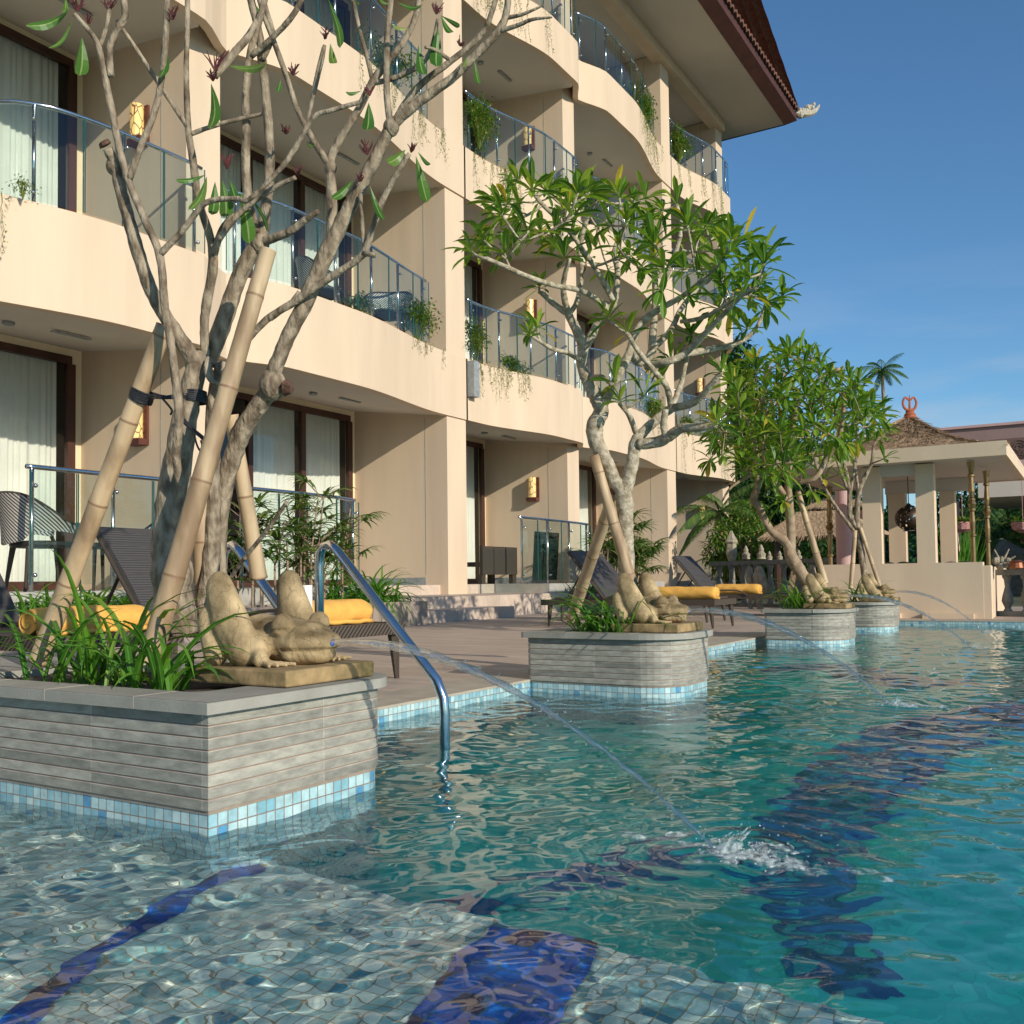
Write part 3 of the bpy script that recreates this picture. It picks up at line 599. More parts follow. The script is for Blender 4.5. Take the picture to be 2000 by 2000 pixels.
for q_ in range(26):
    t = q_ / 25; c = Vector((-6.62 + .42 * t * .7, 26.48 + .5 * t * .7, RZ + .36 + .10 * t + .22 * t * t)); mb.ball(c + Vector((random.uniform(-.04, .04), random.uniform(-.04, .04), random.uniform(-.05, .08))), random.uniform(.05, .10) * (1.15 - .5 * t), 6, 5)
mb.tube([(-6.9, 26.2, RZ + .42), (-6.5, 26.6, RZ + .38), (-6.3, 26.85, RZ + .5), (-6.2, 27.0, RZ + .72)], [.12, .10, .07, .02], 8, 3)
mb.build('roof_ornament', MAT['ornament'], HB)
# railings
def railing(path, z0, hgt, parent, group=None, posts=None, name='railing', side=1, low=.05):
    P = [Vector((*p, 0)) for p in path]; cum = [0]
    for i in range(1, len(P)): cum.append(cum[-1] + (P[i] - P[i - 1]).length)
    L = cum[-1]
    def pt(s_):
        s_ = min(max(s_, 0), L)
        for i in range(1, len(P)):
            if s_ <= cum[i] + 1e-9: return P[i - 1].lerp(P[i], (s_ - cum[i - 1]) / max(cum[i] - cum[i - 1], 1e-6))
        return P[-1]
    n_ = max(2, int(round(L / .84))); ps = posts or [L * (.03 + .94 * i / n_) for i in range(n_ + 1)]
    mb = MB(); N = 24
    mb.tube([pt(L * i / N) + Vector((0, 0, z0 + hgt)) for i in range(N + 1)], .021, 8)
    for s_ in ps:
        p = pt(s_); mb.tube([p + Vector((0, 0, z0)), p + Vector((0, 0, z0 + hgt))], .019, 8)
        d = (pt(s_ + .02) - pt(s_ - .02)).normalized(); nn = Vector((d.y, -d.x, 0)) * side
        for zz in (.14, hgt - .16): mb.tube([p + Vector((0, 0, z0 + zz)), p + nn * .05 + Vector((0, 0, z0 + zz))], .012, 6); mb.ball(p + nn * .055 + Vector((0, 0, z0 + zz)), .020, 6, 4)
    o = mb.build(name, MAT['steel'], parent, smooth=False); o.data.polygons.foreach_set('use_smooth', [True] * len(o.data.polygons))
    segs = [0] + [(ps[i] + ps[i + 1]) / 2 for i in range(len(ps) - 1)] + [L]
    segs = sorted(set(segs))
    for a, b_ in zip(segs[:-1], segs[1:]):
        if b_ - a < .1: continue
        g = MB(); K = 5; V = []
        for i in range(K + 1):
            p = pt(a + .008 + (b_ - a - .016) * i / K); d = (pt(a + (b_ - a) * i / K + .02) - pt(a + (b_ - a) * i / K - .02)).normalized(); nn = Vector((d.y, -d.x, 0)) * .055 * side
            V += [p + nn + Vector((0, 0, z0 + low)), p + nn + Vector((0, 0, z0 + hgt - .03))]
        g.add(V, [(2 * i, 2 * i + 2, 2 * i + 3, 2 * i + 1) for i in range(K)])
        gp = g.build('glass_panel', MAT['rglass'], o)
        for q_ in (V[0], V[-2]):
            e = MB(); e.box((q_.x - .004, q_.y - .004, q_.z), (q_.x + .004, q_.y + .004, z0 + hgt - .03))
            e.build('glass_edge', MAT['gedge'], gp)
    return o
RAILS = {}
for i in range(2, len(PIL) - 1):
    for k in range(3):
        a, b_ = PIL[i][1], PIL[i + 1][0]; L = b_ - a
        if KIND[i] == 'R': t0, t1 = .05, .99
        else: t0, t1 = .01, .90
        if i == 2 and k == 0:
            pa = [(wave(i, a + .1, k) - .10, a + .1), (wave(i, 4.85, k) - .14, 4.85), (wave(i, 4.86) - .62, 5.35), (wave(i, 5.4, k) - .09, 5.45)] + [(wave(i, a + L * t, k) - .10, a + L * t) for t in [x / 20 for x in range(11, 21)]]
            pa = [(wave(i, a + .1, k) - .10, a + .1), (wave(i, 4.75, k) - .10, 4.78), (wave(i, 4.8) - .42, 5.02), (wave(i, 5.3, k) - .30, 5.16)] + [(wave(i, a + L * t, k) - .10 - .1 * (1 - t), a + L * t) for t in [x / 20 for x in range(10, 21)]]
        else: pa = [(wave(i, a + L * t, k) - .10, a + L * t) for t in [t0 + (t1 - t0) * x / 16 for x in range(17)]]
        railing(pa, P_[k] - .001, 1.0, HB)
def wall_lamp(x, y, z, hz=.46):
    mb = MB(); mb.box((x - .11, y - .03, z), (x + .11, y - .002, z + hz)); mb.box((x - .11, y - .14, z), (x + .11, y - .03, z + .07)); o = mb.build('wall_lamp', MAT['lampwood'], HB)
    s_ = MB(); s_.lathe((x, y - .09, z + .071), [(.072, 0), (.075, .01), (.075, hz - .085), (.07, hz - .075)], 14); s_.build('lamp_shade', MAT['shade'], o, smooth=False)
for (y, k) in ((7.10, 0), (7.10, 1), (15.98, 0), (15.98, 1), (15.98, 2), (24.8, 0), (24.8, 1)):
    wall_lamp(-9.17 if y < 20 else -9.0, y, (2.12, 5.55, 8.95)[k] - (.05 if y > 10 else 0))
# loudspeaker-like dark box on the pillar
mb = MB(); mb.box((BX + .01, 12.58, 4.02 - .55), (BX + .16, 12.74, 4.04)); mb.build('speaker_box', MAT['plinth'], HB)
# ground floor terrace railings, each a thing of its own
def terrace_rail(pts, label, z0=.50):
    o = railing(pts, z0, 1.04, None, low=.06, name='terrace_railing'); tag(o, label, 'railing', 'glass and steel railings along the ground floor terraces')
zR = [onx(x, y, -7.5) for x, y in ((54, 895), (703, 972))]
terrace_rail([(-7.52, zR[0].y), (-7.50, 5.6), (-7.47, 6.3)], 'short glass railing before the striped chairs, left end, partly behind the trunk')
terrace_rail([(-7.50, 6.95), (-7.47, 7.8), (-7.5, 8.5), (-7.6, 8.9)], 'glass railing with a curved steel rail behind the lady palms')
terrace_rail([(-7.62, 12.78), (-7.6, 13.6), (-7.62, 14.4), (-7.7, 15.3)], 'glass railing beside the woven bench, above the second planter')
terrace_rail([(-7.9, 24.3), (-8.05, 25.2), (-8.3, 26.2)], 'far glass railing by the last pillar of the hotel')
# low raised beds with plants in front of the terraces
for (x0, x1, y0, y1, lab) in ((-7.40, -6.62, 3.0, 9.02, 'pale stone raised bed below the left terrace, filled with lilies'), (-7.5, -6.9, 13.62, 17.0, 'low stone raised bed beside the steps, behind the dark loungers'), (-7.85, -7.2, 23.3, 27, 'farthest low raised bed below the end of the hotel')):
    t = thing('raised_bed', ((x0 + x1) / 2, (y0 + y1) / 2, DECKZ), lab, 'planter')
    mb = MB(); mb.box((x0, y0, DECKZ), (x1, y0 + .1, .33)); mb.box((x0, y1 - .1, DECKZ), (x1, y1, .33)); mb.box((x1 - .1, y0 + .1, DECKZ), (x1, y1 - .1, .3301)); mb.box((x0, y0 + .1, DECKZ), (x0 + .05, y1 - .1, .3299)); mb.build('wall', MAT['step'], t)
    mb = MB(); mb.box((x0 + .05, y0 + .1, DECKZ), (x1 - .1, y1 - .1, .30)); mb.build('soil', MAT['soil'], t)

# ---------------------------------------------------------------- steel handrails into the pool
def handrail(Y, xs_, label, r_=.0165):
    xt, xw = xs_; mb = MB()
    pts = [(xt, Y, DECKZ), (xt, Y, .60), (xt + .004, Y, .645), (xt + .022, Y, .672), (xt + .05, Y, .680), (xt + .085, Y, .655), (xw - .075, Y, .270), (xw - .03, Y, .222), (xw - .004, Y, .165), (xw, Y, .12), (xw, Y, -.70)]
    mb.tube(pts, r_, 14, 0); t = mb.build('pool_handrail', MAT['steel'], None, smooth=True, org=(xt, Y, DECKZ)); tag(t, label, 'handrail', 'steel handrails into the pool')
    f = MB(); f.lathe((xt, Y, DECKZ + .004), [(.034, 0), (.034, .006), (.02, .012)], 14); f.build('flange', MAT['steel'], t, smooth=False)
    return t
handrail(2.56, (-2.352, -1.815), 'polished steel handrail running down into the water between the first two planters')
handrail(2.36, (-2.62, -2.08), 'steel handrail behind the nearest frog, mostly hidden by its body')
p = ony(598, 1205, 2.50); q = ony(598, 1143, 2.50)
mb = MB(); r0 = .0155; n_ = 18
mb.tube([(p.x, p.y, DECKZ), (q.x, q.y, q.z)], r0 * 1.38, n_, caps=True)
single('white_pipe', mb, MAT['pvc'], 'short white plastic pipe standing upright behind the nearest frog', 'pipe', smooth=False)

# ---------------------------------------------------------------- frogs (built once, copied)
def blobs(name, parts, mat, parent, org, voxel=.0045, it=6):
    mb = MB()
    for (a, ra, b_, rb, n_) in parts:
        a, b_ = Vector(a), Vector(b_)
        for k in range(n_ + 1):
            t = k / max(n_, 1); r_ = [ra[j] * (1 - t) + rb[j] * t for j in range(3)]; mb.ball(a.lerp(b_, t), r_, 14, 10)
    o = mb.build(name, mat, None); md = o.modifiers.new('r', 'REMESH'); md.mode = 'VOXEL'; md.voxel_size = voxel; md.use_smooth_shade = True
    sm = o.modifiers.new('s', 'SMOOTH'); sm.iterations = it; sm.factor = .5
    dg = bpy.context.evaluated_depsgraph_get(); me = bpy.data.meshes.new_from_object(o.evaluated_get(dg)); bpy.data.objects.remove(o)
    me.transform(Matrix.Translation(-Vector(org)))
    # cut mouth, toe and eye grooves by pushing vertices along their normals
    me.materials.clear(); me.materials.append(mat); me.polygons.foreach_set('use_smooth', [True] * len(me.polygons))
    ob = bpy.data.objects.new(name, me); COL.objects.link(ob)
    if parent: ob.parent = parent
    return ob
FO = Vector((-1.83, 1.86, .293))
def s3(r_): return (r_, r_, r_)
FP = [  # capsules: a, radii at a, b, radii at b, steps     (x forward = +X)
    ((-2.005, 1.80, .525), (.046, .034, .052), (-1.965, 1.805, .44), (.068, .044, .062), 6),      # near thigh, a tall folded hind leg
    ((-1.965, 1.805, .44), (.068, .044, .062), (-1.91, 1.81, .375), (.06, .044, .046), 4),
    ((-2.045, 1.790, .44), (.034, .026, .05), (-2.01, 1.79, .365), (.040, .030, .034), 5),           # near shank behind it
    ((-2.005, 2.05, .530), (.046, .034, .052), (-1.965, 2.045, .44), (.068, .044, .062), 6),
    ((-1.965, 2.045, .44), (.068, .044, .062), (-1.91, 2.03, .375), (.06, .044, .046), 4),
    ((-2.045, 2.060, .44), (.034, .026, .05), (-2.01, 2.06, .365), (.040, .030, .034), 5),
    ((-1.98, 1.925, .40), (.06, .095, .062), (-1.84, 1.925, .395), (.055, .095, .060), 6),         # trunk
    ((-1.84, 1.925, .395), (.05, .090, .058), (-1.765, 1.925, .394), (.050, .092, .050), 4),      # back of head
    ((-1.765, 1.925, .390), (.055, .092, .042), (-1.708, 1.925, .392), (.040, .066, .030), 4),    # wide flat mouth
    ((-1.785, 1.925, .362), (.050, .082, .034), (-1.722, 1.925, .362), (.036, .060, .026), 3),    # lower jaw
    ((-1.885, 1.838, .388), s3(.038), (-1.862, 1.822, .372), s3(.036), 2),                       # near shoulder
    ((-1.858, 1.818, .366), s3(.026), (-1.822, 1.800, .354), s3(.022), 3),
    ((-1.885, 2.012, .388), s3(.038), (-1.862, 2.028, .372), s3(.036), 2),
    ((-1.858, 2.032, .366), s3(.026), (-1.822, 2.050, .354), s3(.022), 3),
    ((-1.800, 1.858, .434), s3(.032), (-1.800, 1.858, .434), s3(.032), 0),                       # eyes
    ((-1.800, 1.992, .436), s3(.032), (-1.800, 1.992, .436), s3(.032), 0),
]
for sy in (-1, 1):                               # splayed front fingers
    for k in range(4):
        FP.append(((-1.825, 1.925 + sy * .118, .345), s3(.009), (-1.755 + .004 * k, 1.925 + sy * (.150 - .026 * k), .340), s3(.0062), 7))
def frog(first=None, loc=None, label=''):
    G = 'stone frogs spouting water into the pool'
    t = thing('frog_statue', FO, label, 'statue', G)
    def sq(p): return (-1.66 + (p[0] + 1.66) * .80, p[1] - .065, p[2])
    def sr(r_): return (r_[0] * .88, r_[1] * .94, r_[2])
    b_ = blobs('body', [(sq(a), sr(ra), sq(c), sr(rc), n_) for a, ra, c, rc, n_ in FP], MAT['frog'], t, FO, .0040, 3)
    me = b_.data
    for v in me.vertices:                        # carved lines: mouth, eyelids
        c = v.co + FO
        c = Vector((-1.66 + (c.x + 1.66) / .80, c.y + .065, c.z))
        if c.x > -1.80:
            zc = .374 + .010 * (1 - ((c.y - 1.92) / .08) ** 2) * 0
            d = abs(c.z - zc)
            if d < .006: v.co -= Vector((v.normal.x, v.normal.y, 0)) * .010 * (1 - d / .006)
        for ey in (1.858, 1.992):
            r_ = (c - Vector((-1.800, ey, .434))).length; d = abs(c.z - .424)
            if r_ < .042 and d < .003: v.co -= v.normal * .003
    mb = MB(); a, b2 = Vector((-1.985, 1.680, .294)), Vector((-1.648, 2.005, .334)); mb.box(a, b2)
    o = mb.build('base', MAT['frog_base'], t); bv = o.modifiers.new('b', 'BEVEL'); bv.width = .005; bv.segments = 2; o.location.z += .0005
    mb = MB(); mb.tube([(-1.690, 1.860, .389), (-1.664, 1.860, .391)], .009, 10); mb.build('spout', MAT['spout'], t)
    return t
f1 = frog(label='nearest and largest looking stone frog with a blue nozzle in its mouth')
for loc, lab in (((-1.83, 4.36, .293), 'stone frog on the second planter, in front of the two dark loungers'), ((-1.88, 8.06, .293), 'stone frog on the third planter beside the leafy double trunk'), ((-1.90, 10.32, .293), 'farthest stone frog, against the pavilion wall')):
    c = copy_tree(f1); c.location = loc; c['label'] = lab
# water jets from the mouths, with the splash each makes
m, n, l, b = newmat('jet_water'); n.remove(b); g = n.new('ShaderNodeBsdfGlass'); g.inputs['IOR'].default_value = 1.25; g.inputs['Roughness'].default_value = .05
tr = n.new('ShaderNodeBsdfTransparent'); gl = n.new('ShaderNodeBsdfGlossy'); gl.inputs['Roughness'].default_value = .12; ms = n.new('ShaderNodeMixShader'); ms.inputs[0].default_value = .30; ms2 = n.new('ShaderNodeMixShader'); ms2.inputs[0].default_value = .26
l.new(tr.outputs[0], ms.inputs[1]); l.new(g.outputs[0], ms.inputs[2]); l.new(ms.outputs[0], ms2.inputs[1]); l.new(gl.outputs[0], ms2.inputs[2]); l.new(ms2.outputs[0], n['Material Output'].inputs[0]); MAT['jet'] = m
m, n, l, b = newmat('foam'); b.inputs['Base Color'].default_value = (.70, .78, .78, 1); b.inputs['Roughness'].default_value = .35
nz = n.new('ShaderNodeTexNoise'); nz.inputs['Scale'].default_value = 60; nz.inputs['Detail'].default_value = 5; rp = n.new('ShaderNodeValToRGB'); rp.color_ramp.elements[0].position = .42; rp.color_ramp.elements[1].position = .70; rp.color_ramp.elements[1].color = (.62, .62, .62, 1)
tcc = n.new('ShaderNodeTexCoord'); l.new(tcc.outputs['Object'], nz.inputs['Vector']); l.new(nz.outputs[0], rp.inputs[0]); l.new(rp.outputs[0], b.inputs['Alpha']); MAT['foam'] = m
def jet(x0, y, z0, x1, label, thick=1.0, splash=1.0, slabel=''):
    random.seed(int(y * 100)); mb = MB(); T = []; Rr = []; N = 70
    vz = .06
    for i in range(N + 1):
        t = i / N; x = x0 + (x1 - x0) * t; z = z0 + vz * t - (z0 + vz) * t * t
        T.append((x, y + random.uniform(-.0015, .0015) * (1 + 3 * t), z)); wv = 1 + .35 * math.sin(i * .9) * t + random.uniform(-.3, .3) * t
        Rr.append(max(.0012, thick * (.0045 + .0035 * math.sin(math.pi * min(1, t * 1.5))) * wv * (1 - .45 * t)))
    mb.tube(T, Rr, 8)
    for i in range(240):
        t = random.uniform(.15, 1); x = x0 + (x1 - x0) * t; z = z0 + vz * t - (z0 + vz) * t * t; s_ = .005 + .018 * t
        mb.ball((x + random.gauss(0, s_ * .6), y + random.gauss(0, s_ * .6), max(z + random.gauss(0, s_ * .6), .004)), random.uniform(.0006, .0017) * thick, 6, 4)
    o = mb.build('water_jet', MAT['jet'], None, smooth=True, org=(x0, y, 0)); tag(o, label, 'water jet', 'arcs of water from the frogs')
    mb = MB(); K = splash
    for i in range(int(170 * K)):
        a = random.uniform(0, 6.283); r_ = abs(random.gauss(0, .055)) * K; h = max(0, random.gauss(.012, .018)) * K
        px_, py_ = x1 + .03 + r_ * math.cos(a) * 1.3 + .02, y + r_ * math.sin(a) * .9
        mb.ball((px_, py_, h), random.uniform(.0008, .0026), 5, 4)
    for i in range(int(70 * K)):                 # low lumps of white water spreading away
        a = random.uniform(0, 6.283); r_ = abs(random.gauss(0, .06)) * K
        mb.ball((x1 + .06 * K + r_ * 1.5 * math.cos(a), y + r_ * .8 * math.sin(a), -.001), (random.uniform(.010, .036) * K, random.uniform(.008, .026) * K, random.uniform(.002, .007) * K), 10, 6)
    for i in range(int(9 * K)):
        a = random.gauss(0, .8); h = random.uniform(.02, .05) * K; r0_ = random.uniform(.0, .05) * K
        b0 = Vector((x1 + r0_ * math.cos(a), y + r0_ * math.sin(a), 0)); mb.tube([b0, b0 + Vector((.012, 0, h * .6)), b0 + Vector((.03, .004, h))], [.005 * K, .003 * K, .001], 6, 3)
    o = mb.build('splash', MAT['foam'], None, smooth=True, org=(x1, y, 0)); tag(o, slabel, 'splash', 'splashes where the jets land')
jet(-1.664, 1.860, .392, -.66, 'longest arc of clear water, from the nearest frog across the pool', 1.7, 1.1, 'largest white splash, in the open pool below the nearest jet')
jet(-1.664, 4.36, .392, -.77, 'arc of water from the frog on the second planter', 2.2, .9, 'middle sized splash on the dark blue stripe')
jet(-1.714, 8.06, .392, -.83, 'arc of water from the frog on the third planter', 2.4, .8, 'small splash in front of the far end of the pool')
jet(-1.734, 10.32, .392, -.95, 'faint farthest arc of water in front of the pavilion wall', 1.8, .6, 'farthest and faintest splash, near the tiled end of the pool')

# ---------------------------------------------------------------- loungers, towels
def weave(name, c1, c2, scale, ang=.785, rough=.6):
    m, n, l, b = newmat(name); tc = n.new('ShaderNodeTexCoord'); mp = n.new('ShaderNodeMapping'); mp.inputs['Rotation'].default_value = (0, 0, ang); wv = n.new('ShaderNodeTexWave'); wv.bands_direction = 'X'
    wv.inputs['Scale'].default_value = scale; wv.inputs['Distortion'].default_value = .3; rp = n.new('ShaderNodeValToRGB'); rp.color_ramp.elements[0].color = (*c1, 1); rp.color_ramp.elements[1].color = (*c2, 1); rp.color_ramp.elements[0].position = .35; rp.color_ramp.elements[1].position = .6
    l.new(tc.outputs['UV'], mp.inputs[0]); l.new(mp.outputs[0], wv.inputs['Vector']); l.new(wv.outputs[0], rp.inputs[0]); l.new(rp.outputs[0], b.inputs['Base Color']); b.inputs['Roughness'].default_value = rough
    bp = n.new('ShaderNodeBump'); bp.inputs['Strength'].default_value = .5; bp.inputs['Distance'].default_value = .004; l.new(wv.outputs[0], bp.inputs['Height']); l.new(bp.outputs[0], b.inputs['Normal']); return m
MAT['rattan'] = weave('dark_rattan', (.022, .016, .012), (.10, .075, .055), 16)
MAT['rattan_fine'] = weave('black_woven_sheet', (.040, .036, .036), (.085, .076, .072), 26)
def uvbox(mb, a, b_):
    x0, y0, z0 = [min(a[i], b_[i]) for i in range(3)]; x1, y1, z1 = [max(a[i], b_[i]) for i in range(3)]
    V = [(x0, y0, z0), (x1, y0, z0), (x1, y1, z0), (x0, y1, z0), (x0, y0, z1), (x1, y0, z1), (x1, y1, z1), (x0, y1, z1)]
    Fc = [(0, 3, 2, 1), (4, 5, 6, 7), (0, 1, 5, 4), (1, 2, 6, 5), (2, 3, 7, 6), (3, 0, 4, 7)]; U = []
    for f in Fc:
        P = [V[i] for i in f]; ex = [max(p[i] for p in P) - min(p[i] for p in P) for i in range(3)]; ax = ex.index(min(ex)); k = [i for i in range(3) if i != ax]; U.append([(p[k[0]], p[k[1]]) for p in P])
    mb.add(V, Fc, U)
def make_lounger(label):                         # local frame: foot end at x = 0, head towards -x, width along y
    t = thing('sun_lounger', (0, 0, 0), label, 'sun lounger', 'dark woven sun loungers')
    Lb, W_ = 1.95, .66; mb = MB(); uvbox(mb, (-Lb, 0, .225), (0, .035, .285)); uvbox(mb, (-Lb, W_ - .035, .225), (0, W_, .285)); uvbox(mb, (-.035, .035, .226), (-.001, W_ - .035, .284)); uvbox(mb, (-Lb + .001, .035, .226), (-Lb + .035, W_ - .035, .284)); mb.build('frame', MAT['rattan'], t)
    mb = MB(); uvbox(mb, (-1.20, .035, .262), (-.035, W_ - .035, .280)); mb.build('seat', MAT['rattan_fine'], t)
    a = R(50); mb = MB(); N = 6; V = []; U = []; hx = -1.20; ln = .66
    for i in range(N + 1):
        s_ = ln * i / N; x = hx - s_ * math.cos(a) + .02 * math.sin(math.pi * i / N); z = .285 + s_ * math.sin(a)
        V += [(x, .03, z), (x, W_ - .03, z), (x + .018, W_ - .03, z + .02), (x + .018, .03, z + .02)]
    Fc = []; 
    for i in range(N):
        for k in range(4):
            Fc.append((4 * i + k, 4 * i + (k + 1) % 4, 4 * i + 4 + (k + 1) % 4, 4 * i + 4 + k)); U.append([(ln * i / N, 0 if k in (0, 3) else .5), (ln * i / N, .5 if k in (0, 1) else .5), (ln * (i + 1) / N, .5), (ln * (i + 1) / N, 0)])
    Fc += [(3, 2, 1, 0), (4 * N, 4 * N + 1, 4 * N + 2, 4 * N + 3)]; U += [[(0, 0)] * 4] * 2
    mb.add(V, Fc, U); bk = mb.build('backrest', MAT['rattan_fine'], t)
    mb = MB()
    for y in (.03, W_ - .03): mb.tube([(hx, y, .285), (hx - ln * math.cos(a), y, .285 + ln * math.sin(a))], .014, 6)
    mb.tube([(hx - .42 * math.cos(a), .1, .285 + .42 * math.sin(a)), (hx - .52, .1, .24)], .01, 6); mb.tube([(hx - .42 * math.cos(a), W_ - .1, .285 + .42 * math.sin(a)), (hx - .52, W_ - .1, .24)], .01, 6)
    mb.build('backrest_frame', MAT['rattan'], t)
    for (x, y) in ((-.05, .03), (-.05, W_ - .03), (-1.85, .03), (-1.85, W_ - .03)):
        mb = MB(); mb.tube([(x, y, .225), (x + (.02 if x > -1 else -.02), y, 0)], [.030, .013], 6); mb.build('leg', MAT['rattan'], t)
    mb = MB(); mb.tube([(-1.2, -.012, .285), (-1.05, -.012, .33), (-.75, -.012, .335), (-.6, -.012, .27)], .011, 6, 3); mb.tube([(-1.2, W_ + .012, .285), (-1.05, W_ + .012, .33), (-.75, W_ + .012, .335), (-.6, W_ + .012, .27)], .011, 6, 3); mb.build('armrest', MAT['rattan'], t)
    return t
l0 = make_lounger('dark woven sun lounger at the left edge, with a rolled yellow towel on it')
LG = [((-3.50, 2.27, DECKZ + .004), 'dark woven sun lounger at the left edge, with a rolled yellow towel on it'),
      ((-3.03, 3.27, DECKZ), 'dark woven lounger behind the nearest frog, a fat yellow towel on its foot'),
      ((-3.20, 9.08, DECKZ), 'dark lounger behind the bamboo props of the second planter'),
      ((-3.70, 10.3, DECKZ), 'second dark lounger beyond the second planter, back raised'),
      ((-3.25, 12.2, DECKZ), 'lounger with raised back in front of the far pillar, two yellow towels near it')]
for i, (loc, lab) in enumerate(LG):
    o = l0 if i == 0 else copy_tree(l0); o.location = loc; o['label'] = lab
def towel(a, b_, y, z, r_, label, along='x'):
    mb = MB(); N = 26; M_ = 28; V = []; sw = (lambda u, v, w_: (u, v, w_)) if along == 'x' else (lambda u, v, w_: (v, u, w_)); random.seed(int(a * 100))
    for i in range(N + 1):
        t = i / N; x = a + (b_ - a) * t; e = min(t, 1 - t) * N; k = .80 + .2 * min(1, e / 2.2) ** .5
        for j in range(M_):
            an = 2 * math.pi * j / M_; q = noise.noise(Vector((x * 9, math.cos(an) * 1.2, math.sin(an) * 1.2 + a))) * .10 + noise.noise(Vector((x * 40, an * 3, 3))) * .03
            rr = r_ * k * (1 + q); zz = math.sin(an) * rr * .92; zz = max(zz, -r_ * .80)
            V.append(sw(x, y + rr * 1.14 * math.cos(an), z + r_ * .82 + zz))
    Fc = [(i * M_ + j, i * M_ + (j + 1) % M_, (i + 1) * M_ + (j + 1) % M_, (i + 1) * M_ + j) for i in range(N) for j in range(M_)]
    Fc += [tuple(range(M_)), tuple(N * M_ + j for j in range(M_))]
    mb.add(V, Fc)
    for x in (a, b_):                            # the spiral end of the roll
        mb.tube([sw(x, y + r_ * (.80 - .04 * k) * math.cos(k * .45), z + r_ * .82 + r_ * (.70 - .035 * k) * math.sin(k * .45)) for k in range(20)], r_ * .09, 6)
    fl = [sw(a + (b_ - a) * i / 12, y + r_ * 1.02 + .012 * math.sin(i * .9), z + .012 + .003 * math.sin(i * 2)) for i in range(13)]
    mb.tube(fl, .012, 6)                         # loose outer edge
    c = sw((a + b_) / 2, y, z)
    single('rolled_towel', mb, MAT['towel'], label, 'towel', 'rolled yellow towels on the loungers', org=c, smooth=True)
towel(2.33, 2.88, -3.72, DECKZ + .286, .066, 'yellow rolled towel half hidden by the nearest long leaves', 'y')
towel(3.36, 3.88, -3.26, DECKZ + .282, .070, 'yellow rolled towel beside the white pipe, behind the nearest frog', 'y')
towel(-3.95, -3.28, 9.40, DECKZ + .282, .075, 'yellow towel above the head of the second frog')
towel(-4.35, -3.75, 12.42, DECKZ + .282, .078, 'farthest yellow towel, just left of the third planter plants')

# ---------------------------------------------------------------- terrace chairs and tables
m, n, l, b = newmat('striped_weave'); tc_ = n.new('ShaderNodeTexCoord'); sx_ = n.new('ShaderNodeSeparateXYZ'); l.new(tc_.outputs['UV'], sx_.inputs[0])
ab = n.new('ShaderNodeMath'); ab.operation = 'ABSOLUTE'; l.new(sx_.outputs['X'], ab.inputs[0]); ad = n.new('ShaderNodeMath'); ad.operation = 'ADD'; l.new(ab.outputs[0], ad.inputs[0]); l.new(sx_.outputs['Y'], ad.inputs[1])
mu = n.new('ShaderNodeMath'); mu.operation = 'MULTIPLY'; mu.inputs[1].default_value = 30; l.new(ad.outputs[0], mu.inputs[0]); fr_ = n.new('ShaderNodeMath'); fr_.operation = 'FRACT'; l.new(mu.outputs[0], fr_.inputs[0])
gt = n.new('ShaderNodeMath'); gt.operation = 'GREATER_THAN'; gt.inputs[1].default_value = .52; l.new(fr_.outputs[0], gt.inputs[0]); mx_ = n.new('ShaderNodeMix'); mx_.data_type = 'RGBA'; mx_.inputs[6].default_value = (.52, .49, .44, 1); mx_.inputs[7].default_value = (.025, .022, .02, 1)
l.new(gt.outputs[0], mx_.inputs[0]); l.new(mx_.outputs[2], b.inputs['Base Color']); b.inputs['Roughness'].default_value = .6; MAT['stripe'] = m
MAT['blackwicker'] = M('black_wicker', (.018, .020, .020), .5, .3, 40, .5, 120)
